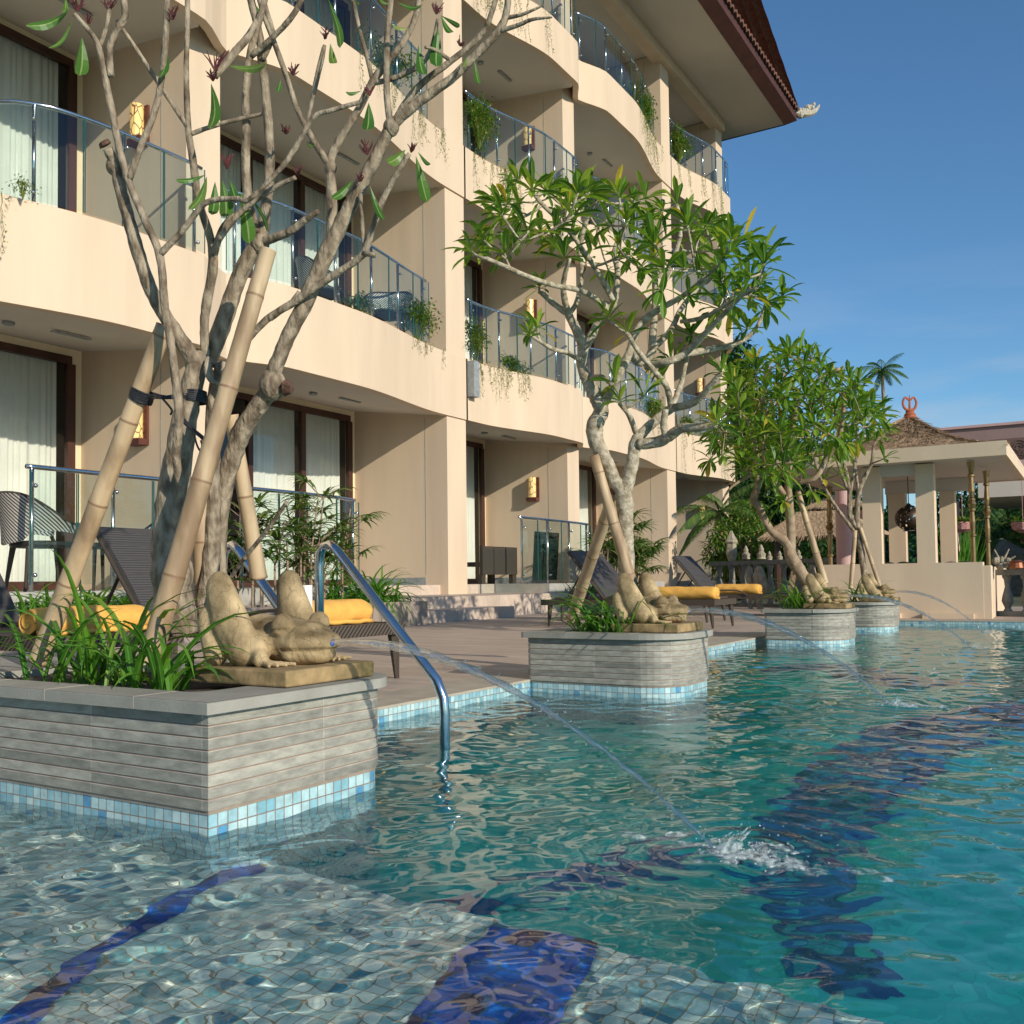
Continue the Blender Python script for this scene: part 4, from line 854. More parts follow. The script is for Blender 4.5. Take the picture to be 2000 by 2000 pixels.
def make_chair(shellmat, label, loc, rz):
    t = thing('wicker_chair', loc, label, 'chair', 'wicker tub chairs on the terraces', rz)
    mb = MB(); N = 26; V = []; U = []; Fc = []
    for i in range(N + 1):
        th = R(-128 + 256 * i / N); k = math.cos(th / 2) ** 2; top = .60 + .25 * ss(.25, 1, k) - .03 * (1 - k); r_ = .29 + .03 * k; lo = .40 + .12 * abs(math.sin(th * 1.0)) * (1 if abs(th) > .8 else .4)
        for j in range(5):
            f = j / 4; z = lo + (top - lo) * f; fl = r_ + .05 * f * f; V.append((-fl * math.cos(th), fl * math.sin(th), z)); U.append((th * .3, z))
    uv = []
    for i in range(N):
        for j in range(4):
            f = (i * 5 + j, (i + 1) * 5 + j, (i + 1) * 5 + j + 1, i * 5 + j + 1); Fc.append(f); uv.append([U[q] for q in f])
    mb.add([v for v in V], Fc, uv); o = mb.build('backrest', shellmat, None); o.parent = t; sd = o.modifiers.new('s', 'SOLIDIFY'); sd.thickness = .012
    mb = MB(); mb.tube([(V[i * 5 + 4][0], V[i * 5 + 4][1], V[i * 5 + 4][2]) for i in range(N + 1)], .014, 6)
    o = mb.build('rim', MAT['blackwicker'] if shellmat == MAT['blackwicker'] else MAT['rattan'], None, smooth=False); o.parent = t
    mb = MB(); mb.lathe((0, 0, .385), [(.26, 0), (.27, .02), (.27, .045), (.24, .055)], 20); o = mb.build('seat', MAT['blackwicker'], None); o.parent = t
    for (x, y) in ((.22, .22), (.22, -.22), (-.22, .22), (-.22, -.22)):
        mb = MB(); mb.tube([(x * .85, y * .85, .39), (x * 1.05, y * 1.05, .02)], [.026, .014], 6); mb.tube([(x * 1.05, y * 1.05, .02), (x * 1.05, y * 1.05, 0)], .016, 6)
        if x > 0: mb.tube([(x * .85, y * .85, .39), (.17, y * 1.25, .52), (.19, y * 1.28, .60)], .018, 6)
        o = mb.build('leg', MAT['rattan'] if shellmat != MAT['blackwicker'] else MAT['blackwicker'], None); o.parent = t
    return t
def table(loc, label):
    t = thing('side_table', loc, label, 'table', 'low tables between the terrace chairs'); mb = MB(); mb.lathe((0, 0, .40), [(.27, 0), (.28, .01), (.28, .04), (.27, .045)], 20); o = mb.build('table_top', MAT['rattan'], None); o.parent = t
    for a in (45, 135, 225, 315):
        x, y = .2 * math.cos(R(a)), .2 * math.sin(R(a)); mb = MB(); mb.tube([(x, y, .40), (x * 1.25, y * 1.25, 0)], [.02, .013], 6); o = mb.build('leg', MAT['rattan'], None); o.parent = t
TZ = .503
make_chair(MAT['stripe'], 'striped black and white tub chair at the left edge, facing right', (-7.95, 5.12, TZ), R(78))
make_chair(MAT['stripe'], 'striped tub chair half hidden by the thick trunk, facing left', (-8.05, 6.55, TZ), R(-95))
table((-8.10, 5.78, TZ), 'low woven table between the two striped chairs')
make_chair(MAT['stripe'], 'dark striped chair seen through balcony glass, right one of the pair', (-8.75, 11.0, FL[1]), R(-60))
make_chair(MAT['stripe'], 'dark striped chair seen through balcony glass, left one of the pair', (-8.8, 9.7, FL[1]), R(40))
make_chair(MAT['blackwicker'], 'black chair right behind the pale trunk of the second tree', (-8.35, 18.1, .504), R(-40))
make_chair(MAT['blackwicker'], 'plain black chair in front of the end bay, beside the far glass railing', (-8.15, 23.9, .504), R(-100))
# woven bench and dark board in the third bay
t = thing('woven_bench', (-8.85, 13.75, .505), 'brown woven bench with a solid back, by the steps', 'bench')
mb = MB(); uvbox(mb, (-8.66, 13.25, .66), (-8.60, 14.35, 1.13)); mb.build('backrest', MAT['rattan'], t)
mb = MB(); uvbox(mb, (-9.15, 13.25, .80), (-8.662, 14.35, .87)); mb.build('seat', MAT['rattan'], t)
for (x, y) in ((-8.70, 13.25), (-8.70, 14.23), (-9.14, 13.25), (-9.14, 14.23)):
    mb = MB(); uvbox(mb, (x, y, .505), (x + .08, y + .12, .80 if x < -9 else .66)); mb.build('leg', MAT['rattan'], t)
t = thing('dark_board', (-8.3, 14.9, .503), 'dark green glass board leaning behind the railing', 'board'); mb = MB(); mb.obox((-8.25, 14.75, .98), (.01, .01, .0), (0, .42, 0), (.03, 0, .42)); mb.build('panel', M('board', (.02, .035, .032), .15, .1, 3), t)
# second lounger group table with jug

# ---------------------------------------------------------------- leaves
def leaf(mb, base, d, L, W, droop=.3, rnd=None, fold=.18, segs=5, shape='obovate', stalk=.12):
    d = Vector(d).normalized(); side = d.cross(Vector((0, 0, 1)))
    if side.length < .05: side = Vector((random.uniform(-1, 1), random.uniform(-1, 1), 0))
    side.normalize(); side = (side + Vector((random.uniform(-.3, .3), random.uniform(-.3, .3), random.uniform(-.35, .35)))).normalized(); up = side.cross(d).normalized()
    if rnd is None: rnd = random.random()
    V = []; p = Vector(base); dd = d.copy(); prof = []
    for i in range(segs + 1):
        t = i / segs
        if shape == 'obovate': w_ = W * .5 * (max(0, (t - stalk) / (1 - stalk)) ** .55) * (max(0, 1 - t ** 4) ** .8) * 1.0 if t > stalk else W * .03
        elif shape == 'blade': w_ = W * .5 * (1 - t ** 2.2) * (.7 + .3 * min(1, t * 5))
        else: w_ = W * .5 * math.sin(math.pi * min(1, max(.02, t)))
        V += [p + side * w_ + up * w_ * fold * 2, p.copy(), p - side * w_ + up * w_ * fold * 2]
        dd = (dd + Vector((0, 0, -droop / segs)) * (1 + t)).normalized(); p = p + dd * (L / segs); up = side.cross(dd).normalized()
    Fc = []; U = []; u = rnd
    for i in range(segs):
        a, b_ = 3 * i, 3 * i + 3
        Fc += [(a, a + 1, b_ + 1, b_), (a + 1, a + 2, b_ + 2, b_ + 1)]; U += [[(u, 0), (u, .5), (u, .5), (u, 0)], [(u, .5), (u, 1), (u, 1), (u, .5)]]
    mb.add(V, Fc, U)
def whorl(mb, tip, d, L, n_, W=None, droop=.5, bud=None):
    d = Vector(d).normalized(); a = d.orthogonal().normalized(); b_ = d.cross(a)
    for k in range(n_):
        ph = k * 2.4 + random.uniform(-.3, .3); el = .15 + .95 * (k / n_) + random.uniform(-.1, .1)
        dir_ = d * math.sin(R(80) * (1 - el) + .15) + (a * math.cos(ph) + b_ * math.sin(ph)) * math.cos(R(80) * (1 - el) + .15)
        l_ = L * random.uniform(.65, 1.1) * (.7 + .3 * el)
        leaf(mb, Vector(tip) - d * .02 * k / n_, dir_, l_, (W or L * .30) * random.uniform(.8, 1.1), droop * random.uniform(.4, 1.3), rnd=random.random() ** 1.0 * .82 if random.random() > .04 else .95, stalk=.10)
def px_limb(pts, k=.86):                         # pixel trace (x, y, distance, half width px) -> points, radii
    return [at(x, y, D) for x, y, D, r_ in pts], [r_ * D / F * (k if r_ < 24 else .95) for x, y, D, r_ in pts]

# ---------------------------------------------------------------- first tree: bare frangipani in the nearest planter
T1 = thing('frangipani_tree', (-2.28, 1.98, .29), 'tall almost leafless tree with many grey branches in the nearest planter', 'tree', 'frangipani trees in the planters')
limbs = [
 [(352, 1240, 2.86, 42), (338, 1160, 2.86, 40), (332, 1080, 2.86, 36), (336, 990, 2.86, 33), (350, 880, 2.86, 27), (368, 780, 2.86, 24), (385, 712, 2.86, 21)],
 [(400, 1210, 2.92, 24), (412, 1100, 2.93, 20), (416, 1000, 2.94, 18), (414, 900, 2.94, 17), (418, 790, 2.93, 17), (432, 715, 2.92, 15)],
 [(385, 716, 2.86, 19), (352, 662, 2.84, 17), (318, 610, 2.82, 16), (292, 560, 2.80, 15), (272, 500, 2.79, 15), (252, 430, 2.78, 14), (234, 362, 2.78, 14), (224, 322, 2.77, 11), (210, 290, 2.75, 11)],
 [(352, 948, 2.76, 9), (344, 890, 2.74, 9.5), (350, 815, 2.73, 10), (343, 740, 2.73, 10), (332, 660, 2.73, 9.5), (322, 600, 2.74, 9), (312, 500, 2.74, 9), (283, 430, 2.74, 8.5), (252, 355, 2.74, 8), (232, 285, 2.74, 8), (212, 185, 2.73, 8), (198, 115, 2.72, 7), (186, 76, 2.71, 6), (146, 28, 2.70, 5)],
 [(252, 350, 2.74, 8), (276, 284, 2.74, 7.5), (305, 208, 2.73, 7.5), (321, 112, 2.72, 7), (326, 20, 2.71, 7), (328, -60, 2.7, 6)],
 [(216, 150, 2.73, 9), (214, 100, 2.72, 8), (228, 60, 2.72, 8), (244, 30, 2.72, 8), (238, -20, 2.71, 8), (230, -80, 2.7, 7)],
 [(196, 90, 2.72, 5), (208, 50, 2.71, 5), (215, 12, 2.70, 5)],
 [(312, 498, 2.74, 8), (362, 444, 2.72, 7), (402, 396, 2.70, 6.5), (460, 388, 2.68, 6), (486, 390, 2.66, 5.5), (543, 335, 2.64, 6), (575, 292, 2.63, 6), (612, 230, 2.62, 6), (650, 215, 2.61, 5.5), (702, 200, 2.60, 5)],
 [(426, 470, 2.78, 7), (470, 414, 2.76, 7), (534, 368, 2.74, 6), (578, 346, 2.73, 5)],
 [(417, 745, 2.90, 7), (402, 700, 2.88, 9), (399, 640, 2.87, 10), (404, 590, 2.86, 11), (416, 520, 2.85, 11), (410, 462, 2.84, 9), (386, 385, 2.83, 9), (378, 320, 2.82, 8.5), (368, 254, 2.82, 7.5), (364, 145, 2.81, 6), (366, 40, 2.8, 6), (366, -60, 2.8, 5)],
 [(415, 515, 2.85, 9), (428, 462, 2.83, 8), (448, 430, 2.81, 7.5), (488, 405, 2.80, 7)],
 [(368, 250, 2.82, 6), (318, 175, 2.80, 5.5), (282, 120, 2.79, 5), (256, 80, 2.78, 4.5), (228, 40, 2.77, 4)],
 [(372, 262, 2.82, 5.5), (420, 245, 2.82, 5), (470, 232, 2.82, 5), (515, 222, 2.83, 4)],
 [(402, 712, 2.92, 20), (432, 640, 2.92, 20), (456, 570, 2.92, 19), (484, 505, 2.91, 18), (508, 470, 2.90, 15), (520, 400, 2.89, 12), (527, 300, 2.88, 11), (519, 185, 2.86, 10), (512, 120, 2.85, 10), (505, 62, 2.84, 9), (488, -10, 2.82, 9), (480, -70, 2.8, 8)],
 [(505, 474, 2.90, 12), (532, 466, 2.87, 10), (566, 452, 2.84, 9), (596, 430, 2.82, 8), (622, 412, 2.80, 6)],
 [(500, 455, 2.89, 12), (486, 400, 2.87, 11), (480, 330, 2.86, 10.5), (481, 254, 2.85, 10), (480, 180, 2.84, 9.5), (488, 110, 2.83, 8), (502, 55, 2.82, 8), (520, -10, 2.81, 7)],
 [(488, 112, 2.83, 7), (536, 70, 2.80, 6.5), (572, 30, 2.78, 6.5), (592, -6, 2.77, 6), (620, -50, 2.76, 6)],
 [(505, 40, 2.82, 8), (482, 75, 2.80, 8.5), (460, 100, 2.79, 9), (438, 128, 2.78, 9), (420, 150, 2.77, 7)],
 [(512, 118, 2.84, 6), (532, 70, 2.83, 6), (520, 20, 2.82, 6), (505, -40, 2.82, 5)],
 [(430, 1160, 3.04, 18), (425, 1060, 3.04, 20), (436, 955, 3.03, 21), (452, 900, 3.02, 21), (470, 850, 3.0, 21), (500, 800, 2.98, 20), (528, 760, 2.96, 22), (532, 738, 2.95, 18), (545, 700, 2.94, 17), (566, 650, 2.93, 17), (592, 600, 2.92, 18), (616, 545, 2.91, 19), (640, 490, 2.90, 19), (670, 430, 2.89, 17), (703, 365, 2.88, 15), (735, 305, 2.87, 14), (765, 247, 2.86, 13), (817, 200, 2.85, 11), (880, 155, 2.84, 10), (928, 108, 2.83, 9.5), (972, 62, 2.82, 9), (990, 20, 2.81, 8), (992, -50, 2.8, 7)],
 [(763, 248, 2.86, 8), (756, 190, 2.85, 7.5), (755, 95, 2.84, 7.5), (762, 0, 2.83, 8), (764, -60, 2.82, 7)],
 [(644, 485, 2.90, 12), (648, 430, 2.90, 12), (648, 380, 2.90, 12), (645, 325, 2.90, 11), (655, 288, 2.89, 9), (700, 214, 2.88, 8.5), (728, 160, 2.87, 9), (760, 118, 2.86, 8), (790, 78, 2.85, 7), (812, 30, 2.84, 7), (822, -30, 2.83, 7)],
 [(645, 328, 2.90, 9), (610, 270, 2.87, 7), (580, 212, 2.85, 6.5), (558, 145, 2.84, 6.5), (536, 84, 2.83, 6), (512, 20, 2.82, 6), (500, -30, 2.8, 5)],
 [(730, 162, 2.87, 6), (772, 152, 2.86, 6), (815, 130, 2.84, 6), (842, 98, 2.83, 6), (855, 38, 2.82, 4)],
 [(770, 240, 2.86, 8), (790, 205, 2.85, 8), (822, 165, 2.84, 7.5), (880, 120, 2.83, 7), (938, 70, 2.82, 6.5), (962, 20, 2.80, 6), (975, -40, 2.8, 6)],
 [(476, 672, 2.92, 8), (520, 625, 2.90, 8), (578, 588, 2.88, 8.5), (640, 545, 2.86, 8.5), (700, 506, 2.84, 8), (716, 482, 2.83, 8), (730, 440, 2.82, 7), (748, 390, 2.81, 7), (774, 340, 2.80, 7), (800, 300, 2.79, 5)],
 [(710, 495, 2.83, 7), (732, 498, 2.82, 5)],
 [(712, 485, 2.84, 5), (706, 420, 2.84, 5), (704, 380, 2.86, 5)],
 [(727, 156, 2.87, 5), (716, 110, 2.86, 5), (700, 50, 2.85, 5), (688, -10, 2.84, 5)],
 [(880, 118, 2.83, 5), (850, 98, 2.8, 4), (830, 92, 2.78, 3.5)],
 [(972, 62, 2.82, 6), (1010, 50, 2.80, 5), (1040, 38, 2.78, 4), (1078, 34, 2.76, 2)],
 [(982, 36, 2.82, 5), (1020, 28, 2.79, 4), (1062, 10, 2.77, 2)],
 [(612, 186, 2.88, 5), (628, 120, 2.86, 5), (634, 88, 2.85, 4)],
 [(594, 262, 2.86, 4.5), (606, 215, 2.86, 5), (618, 150, 2.85, 4.5), (632, 92, 2.84, 4)],
 [(430, 712, 2.90, 14), (442, 735, 2.89, 16), (446, 752, 2.88, 10)],
 [(408, 700, 2.84, 7), (404, 720, 2.82, 7), (412, 742, 2.82, 7), (430, 752, 2.83, 6)],
 [(436, 1150, 2.80, 4.5), (470, 1100, 2.74, 5), (510, 1050, 2.68, 5), (540, 1010, 2.64, 5), (560, 980, 2.62, 4.5)],
 [(585, 570, 2.90, 6), (560, 600, 2.90, 4), (530, 625, 2.9, 3)],
]
random.seed(11); mb = MB()
for Lm in limbs:
    p, r_ = px_limb(Lm); mb.tube(p, r_, 10, 5, jit=.07)
for (x, y, D, r_) in ((532, 752, 2.95, 27), (446, 742, 2.88, 20), (385, 712, 2.87, 24), (222, 325, 2.775, 15), (508, 474, 2.9, 19), (764, 248, 2.86, 16), (645, 328, 2.9, 13), (336, 1120, 2.86, 42)):
    mb.ball(at(x, y, D), [r_ * D / F * k for k in (1, 1, 1.2)], 10, 8)
mb.build('trunk', MAT['bark'], T1, smooth=True)
mb = MB()
for (x, y, D, r_, dx, dy) in ((207, 284, 2.745, 12, -5, -8), (556, 757, 2.93, 15, 14, 2), (452, 762, 2.86, 13, 4, 10)):
    c = at(x, y, D); mb.tube([c, at(x + dx, y + dy, D - .004)], [r_ * D / F, r_ * D / F * .8], 9, jit=.2)
mb.build('cut_stub', MAT['cut'], T1)
L1 = [(134, 22, 50, 50, 22), (140, 38, 94, 94, 10), (160, 72, 155, 148, 27), (318, 78, 311, 152, 20), (446, 128, 520, 124, 18), (412, 162, 408, 252, 27), (402, 341, 342, 352, 12), (404, 344, 368, 410, 22), (420, 354, 414, 420, 22), (434, 352, 440, 424, 30), (448, 350, 460, 392, 20), (470, 374, 486, 476, 30), (484, 380, 522, 454, 9), (640, -4, 664, 94, 17), (645, 84, 652, 124, 17), (548, 155, 542, 178, 12), (690, 350, 648, 388, 18), (706, 177, 675, 180, 9), (720, 200, 716, 254, 25), (818, 86, 828, 146, 21), (856, 52, 852, 130, 27), (800, 56, 765, 47, 9), (861, 30, 898, 52, 10), (861, 30, 884, 63, 14), (792, 292, 757, 318, 24), (812, 304, 834, 396, 24), (816, 296, 840, 322, 9), (722, 362, 750, 430, 14), (926, 118, 936, 164, 12), (778, 5, 826, 8, 14), (128, -6, 122, 24, 14), (690, 0, 700, 8, 8), (760, 8, 740, -8, 10), (500, 700 - 690, 502, 20, 8), (912, 110, 903, 128, 10), (600, 278, 612, 284, 10)]
mb = MB()
for (x0, y0, x1, y1, w_) in L1:
    D = 2.72 if x0 < 400 else (2.76 if x0 < 600 else 2.80); a, c = at(x0, y0, D), at(x1, y1, D - .04); d = c - a; L = d.length; W = w_ * D / F * 1.35
    # a hanging leaf: broad side towards the light, bent at the tip
    N = 7; V = []; side = d.cross(CW + Vector((.35, 0, .2)) * random.uniform(-1, 1)).normalized(); bow = side.cross(d).normalized(); rn = random.uniform(.2, .9)
    U = []; Fc = []
    for i in range(N + 1):
        t = i / N; wv = W * .5 * (max(0, t - .06) / .94) ** .6 * (1 - t ** 4) ** .7 * 1.05; p = a + d * t + bow * (L * .16 * math.sin(math.pi * t)); V += [p + side * wv + bow * wv * .25, p, p - side * wv + bow * wv * .25]
    for i in range(N):
        q = 3 * i; Fc += [(q, q + 1, q + 4, q + 3), (q + 1, q + 2, q + 5, q + 4)]; U += [[(rn, 0), (rn, .5), (rn, .5), (rn, 0)], [(rn, .5), (rn, 1), (rn, 1), (rn, .5)]]
    mb.add(V, Fc, U)
mb.build('crown', MAT['leaf_dark'], T1)
for (x, y, D, s_) in ((150, 10, 2.7, 26), (212, 8, 2.7, 24), (420, 120, 2.76, 42), (416, 148, 2.76, 22), (443, 318, 2.78, 26), (582, 335, 2.73, 16), (558, 255, 2.8, 14), (634, 66, 2.84, 22), (852, 18, 2.82, 20), (803, 290, 2.79, 16), (718, 290, 2.83, 26), (900, 84, 2.83, 12), (572, 138, 2.84, 18), (702, 348, 2.84, 14), (338, 28, 2.71, 22), (172, 40, 2.71, 10), (722, 180, 2.83, 14)):
    s_ *= .72; b0 = at(x, y + s_ * .6, D); mb = MB()
    for k in range(9):
        a = at(x + random.uniform(-s_, s_), y - random.uniform(-.1, 1.1) * s_, D + random.uniform(-.03, .03)); mid = b0.lerp(a, .5) + Vector((0, 0, random.uniform(-.006, .006)))
        mb.tube([b0, mid, a], [.0028, .0022, .0012], 5)
        if random.random() < .5: mb.tube([mid, mid + Vector((random.uniform(-.015, .015), random.uniform(-.01, .01), .018))], [.002, .001], 5)
    mb.build('flower_stalk', MAT['bud'], T1)
def pole(name, a, b_, r0_, r1_, label, mat='bamboo', group='bamboo poles propping the trees'):
    mb = MB(); N = 24; a, b_ = Vector(a), Vector(b_); P = [a.lerp(b_, i / N) for i in range(N + 1)]; Rr = []; L = (b_ - a).length
    pts = []; s_ = 0; ring = .27; x = 0
    while x < L:
        for dx, k in ((0, 1.045), (.010, 1.0), (ring * .5, .985), (ring - .014, 1.0), (ring - .004, 1.05)):
            if x + dx < L: pts.append((x + dx, k))
        x += ring
    pts.append((L, 1)); d = (b_ - a).normalized()
    mb.tube([a + d * s_ for s_, k in pts], [(r0_ + (r1_ - r0_) * s_ / L) * k for s_, k in pts], 14)
    t = mb.build(name, MAT[mat], None, smooth=True, org=a); tag(t, label, 'pole', group); return t
pole('bamboo_pole', at(76, 1292, 2.98), at(322, 636, 2.80), .031, .025, 'thick bamboo pole leaning from the left onto the bare tree')
pole('bamboo_pole', at(286, 1312, 2.62), at(524, 488, 2.70), .032, .023, 'longest bamboo pole, leaning right across the front of the bare trunk')
pole('bamboo_pole', at(506, 1130, 3.12), at(452, 810, 3.02), .027, .022, 'greyish pole behind the far haunch of the nearest frog')
pole('bamboo_pole', at(402, 1230, 2.96), at(392, 960, 2.94), .032, .030, 'short upright bamboo pole just left of the near haunch of the nearest frog')
mb = MB()
def wrap(x, y, D, r_, ax, n_=5, th=.0035):
    c = at(x, y, D); ax = Vector(ax).normalized(); a = ax.orthogonal().normalized(); b_ = ax.cross(a)
    for k in range(n_):
        o = ax * (k - n_ / 2) * th * 1.7; mb.tube([c + o + (a * math.cos(t) + b_ * math.sin(t)) * (r_ * (1 + .04 * math.sin(3 * t + k))) for t in [2 * math.pi * q / 18 for q in range(19)]], th, 5)
pa_, pb_ = at(76, 1292, 2.98), at(322, 636, 2.80)
wrap(277, 771, 2.84, .033, pb_ - pa_, 6)
wrap(376, 774, 2.87, .040, (0, 0, 1), 6)
for dy in (-5, 0, 5): mb.tube([at(298, 772 + dy, 2.80), at(325, 776 + dy * .4, 2.78), at(352, 772 + dy, 2.82)], .003, 5, 3)
mb.tube([at(315, 776, 2.79), at(335, 800, 2.76), at(333, 810, 2.75)], .0035, 5, 3)
mb.tube([at(352, 815, 2.80), at(375, 838, 2.78), at(398, 858, 2.76), at(404, 880, 2.74)], [.008, .006, .006, .003], 6, 4); mb.tube([at(380, 850, 2.76), at(386, 872, 2.75), at(400, 892, 2.74), at(392, 860, 2.74)], .003, 5, 4)
single('black_strap', mb, MAT['strap'], 'black plastic strap tying the bamboo to the bare trunk', 'strap', org=at(376, 774, 2.87))

# ---------------------------------------------------------------- grown crowns: tips joined to the nearest traced limb
def grow(mb_wood, nodes, tips, r_tip, seg=.16, up=.25):
    nodes = list(nodes)                          # (point, radius)
    root = nodes[0][0]
    tips = sorted(tips, key=lambda p: min((p - q[0]).length for q in nodes)); out = []
    for tp in tips:
        best = min(nodes, key=lambda q: (q[0] - tp).length + .25 * max(0, q[0].z - tp.z)); a, ra = best; d = tp - a; L = d.length
        if L < .03: out.append((tp, Vector((0, 0, 1)))); continue
        mid = a + d * .5 + Vector((random.uniform(-.08, .08) * L, random.uniform(-.08, .08) * L, -up * L * random.uniform(.1, .6)))
        n_ = max(3, int(L / seg) + 2); P = []
        for i in range(n_ + 1):
            t = i / n_; P.append(a * (1 - t) ** 2 + mid * 2 * t * (1 - t) + tp * t * t)
        r0 = min(ra * .8, r_tip * (1 + L * 2.2)); Rr = [r0 + (r_tip - r0) * i / n_ for i in range(n_ + 1)]
        mb_wood.tube(P, Rr, 6)
        for i in range(1, n_): nodes.append((P[i], Rr[i]))
        out.append((tp, (P[-1] - P[-2]).normalized()))
    return out
def poly_tips(poly, n_, Dc, spread, rad, dmin=22):
    xs_ = [p[0] for p in poly]; ys_ = [p[1] for p in poly]; out = []; cx, cy = sum(xs_) / len(xs_), sum(ys_) / len(ys_); tries = 0
    def inside(x, y):
        c = False; j = len(poly) - 1
        for i in range(len(poly)):
            if (poly[i][1] > y) != (poly[j][1] > y) and x < (poly[j][0] - poly[i][0]) * (y - poly[i][1]) / (poly[j][1] - poly[i][1]) + poly[i][0]: c = not c
            j = i
        return c
    while len(out) < n_ and tries < 20000:
        tries += 1; x, y = random.uniform(min(xs_), max(xs_)), random.uniform(min(ys_), max(ys_))
        if not inside(x, y): continue
        D = Dc + random.uniform(-1, 1) * spread
        if any(math.hypot(x - q[0], y - q[1]) < dmin and abs(D - q[2]) < spread * .6 for q in out): continue
        out.append((x, y, D))
    return [at(*q) for q in out]
def tree(name, loc, label, traces, fixed, poly, ntips, Dc, spread, Lf, nleaf, bark, r_tip=.006, dmin=22, droop=.5, extra=None, seed=1, leafm='leaf'):
    random.seed(seed); t = thing(name, loc, label, 'tree', 'frangipani trees in the planters'); mw = MB(); ml_ = MB(); nodes = []
    for Lm in traces:
        p, r_ = px_limb(Lm); mw.tube(p, r_, 10, 5, jit=.08)
        for i in range(len(p) - 1):
            for k in range(4): nodes.append((p[i].lerp(p[i + 1], k / 4), r_[i]))
        nodes.append((p[-1], r_[-1]))
    up_nodes = [q for q in nodes if q[1] < .026] or nodes
    tips = [at(*q) for q in fixed] + (poly_tips(poly, ntips, Dc, spread, 0, dmin) if ntips else [])
    for tp, d in grow(mw, up_nodes, tips, r_tip):
        d = (d + Vector((0, 0, .35))).normalized(); whorl(ml_, tp, d, Lf * random.uniform(.75, 1.15), int(nleaf * random.uniform(.7, 1.25)), droop=droop)
    mw.build('trunk', MAT[bark], t, smooth=True); ml_.build('crown', MAT[leafm], t)
    return t
D2 = 4.95
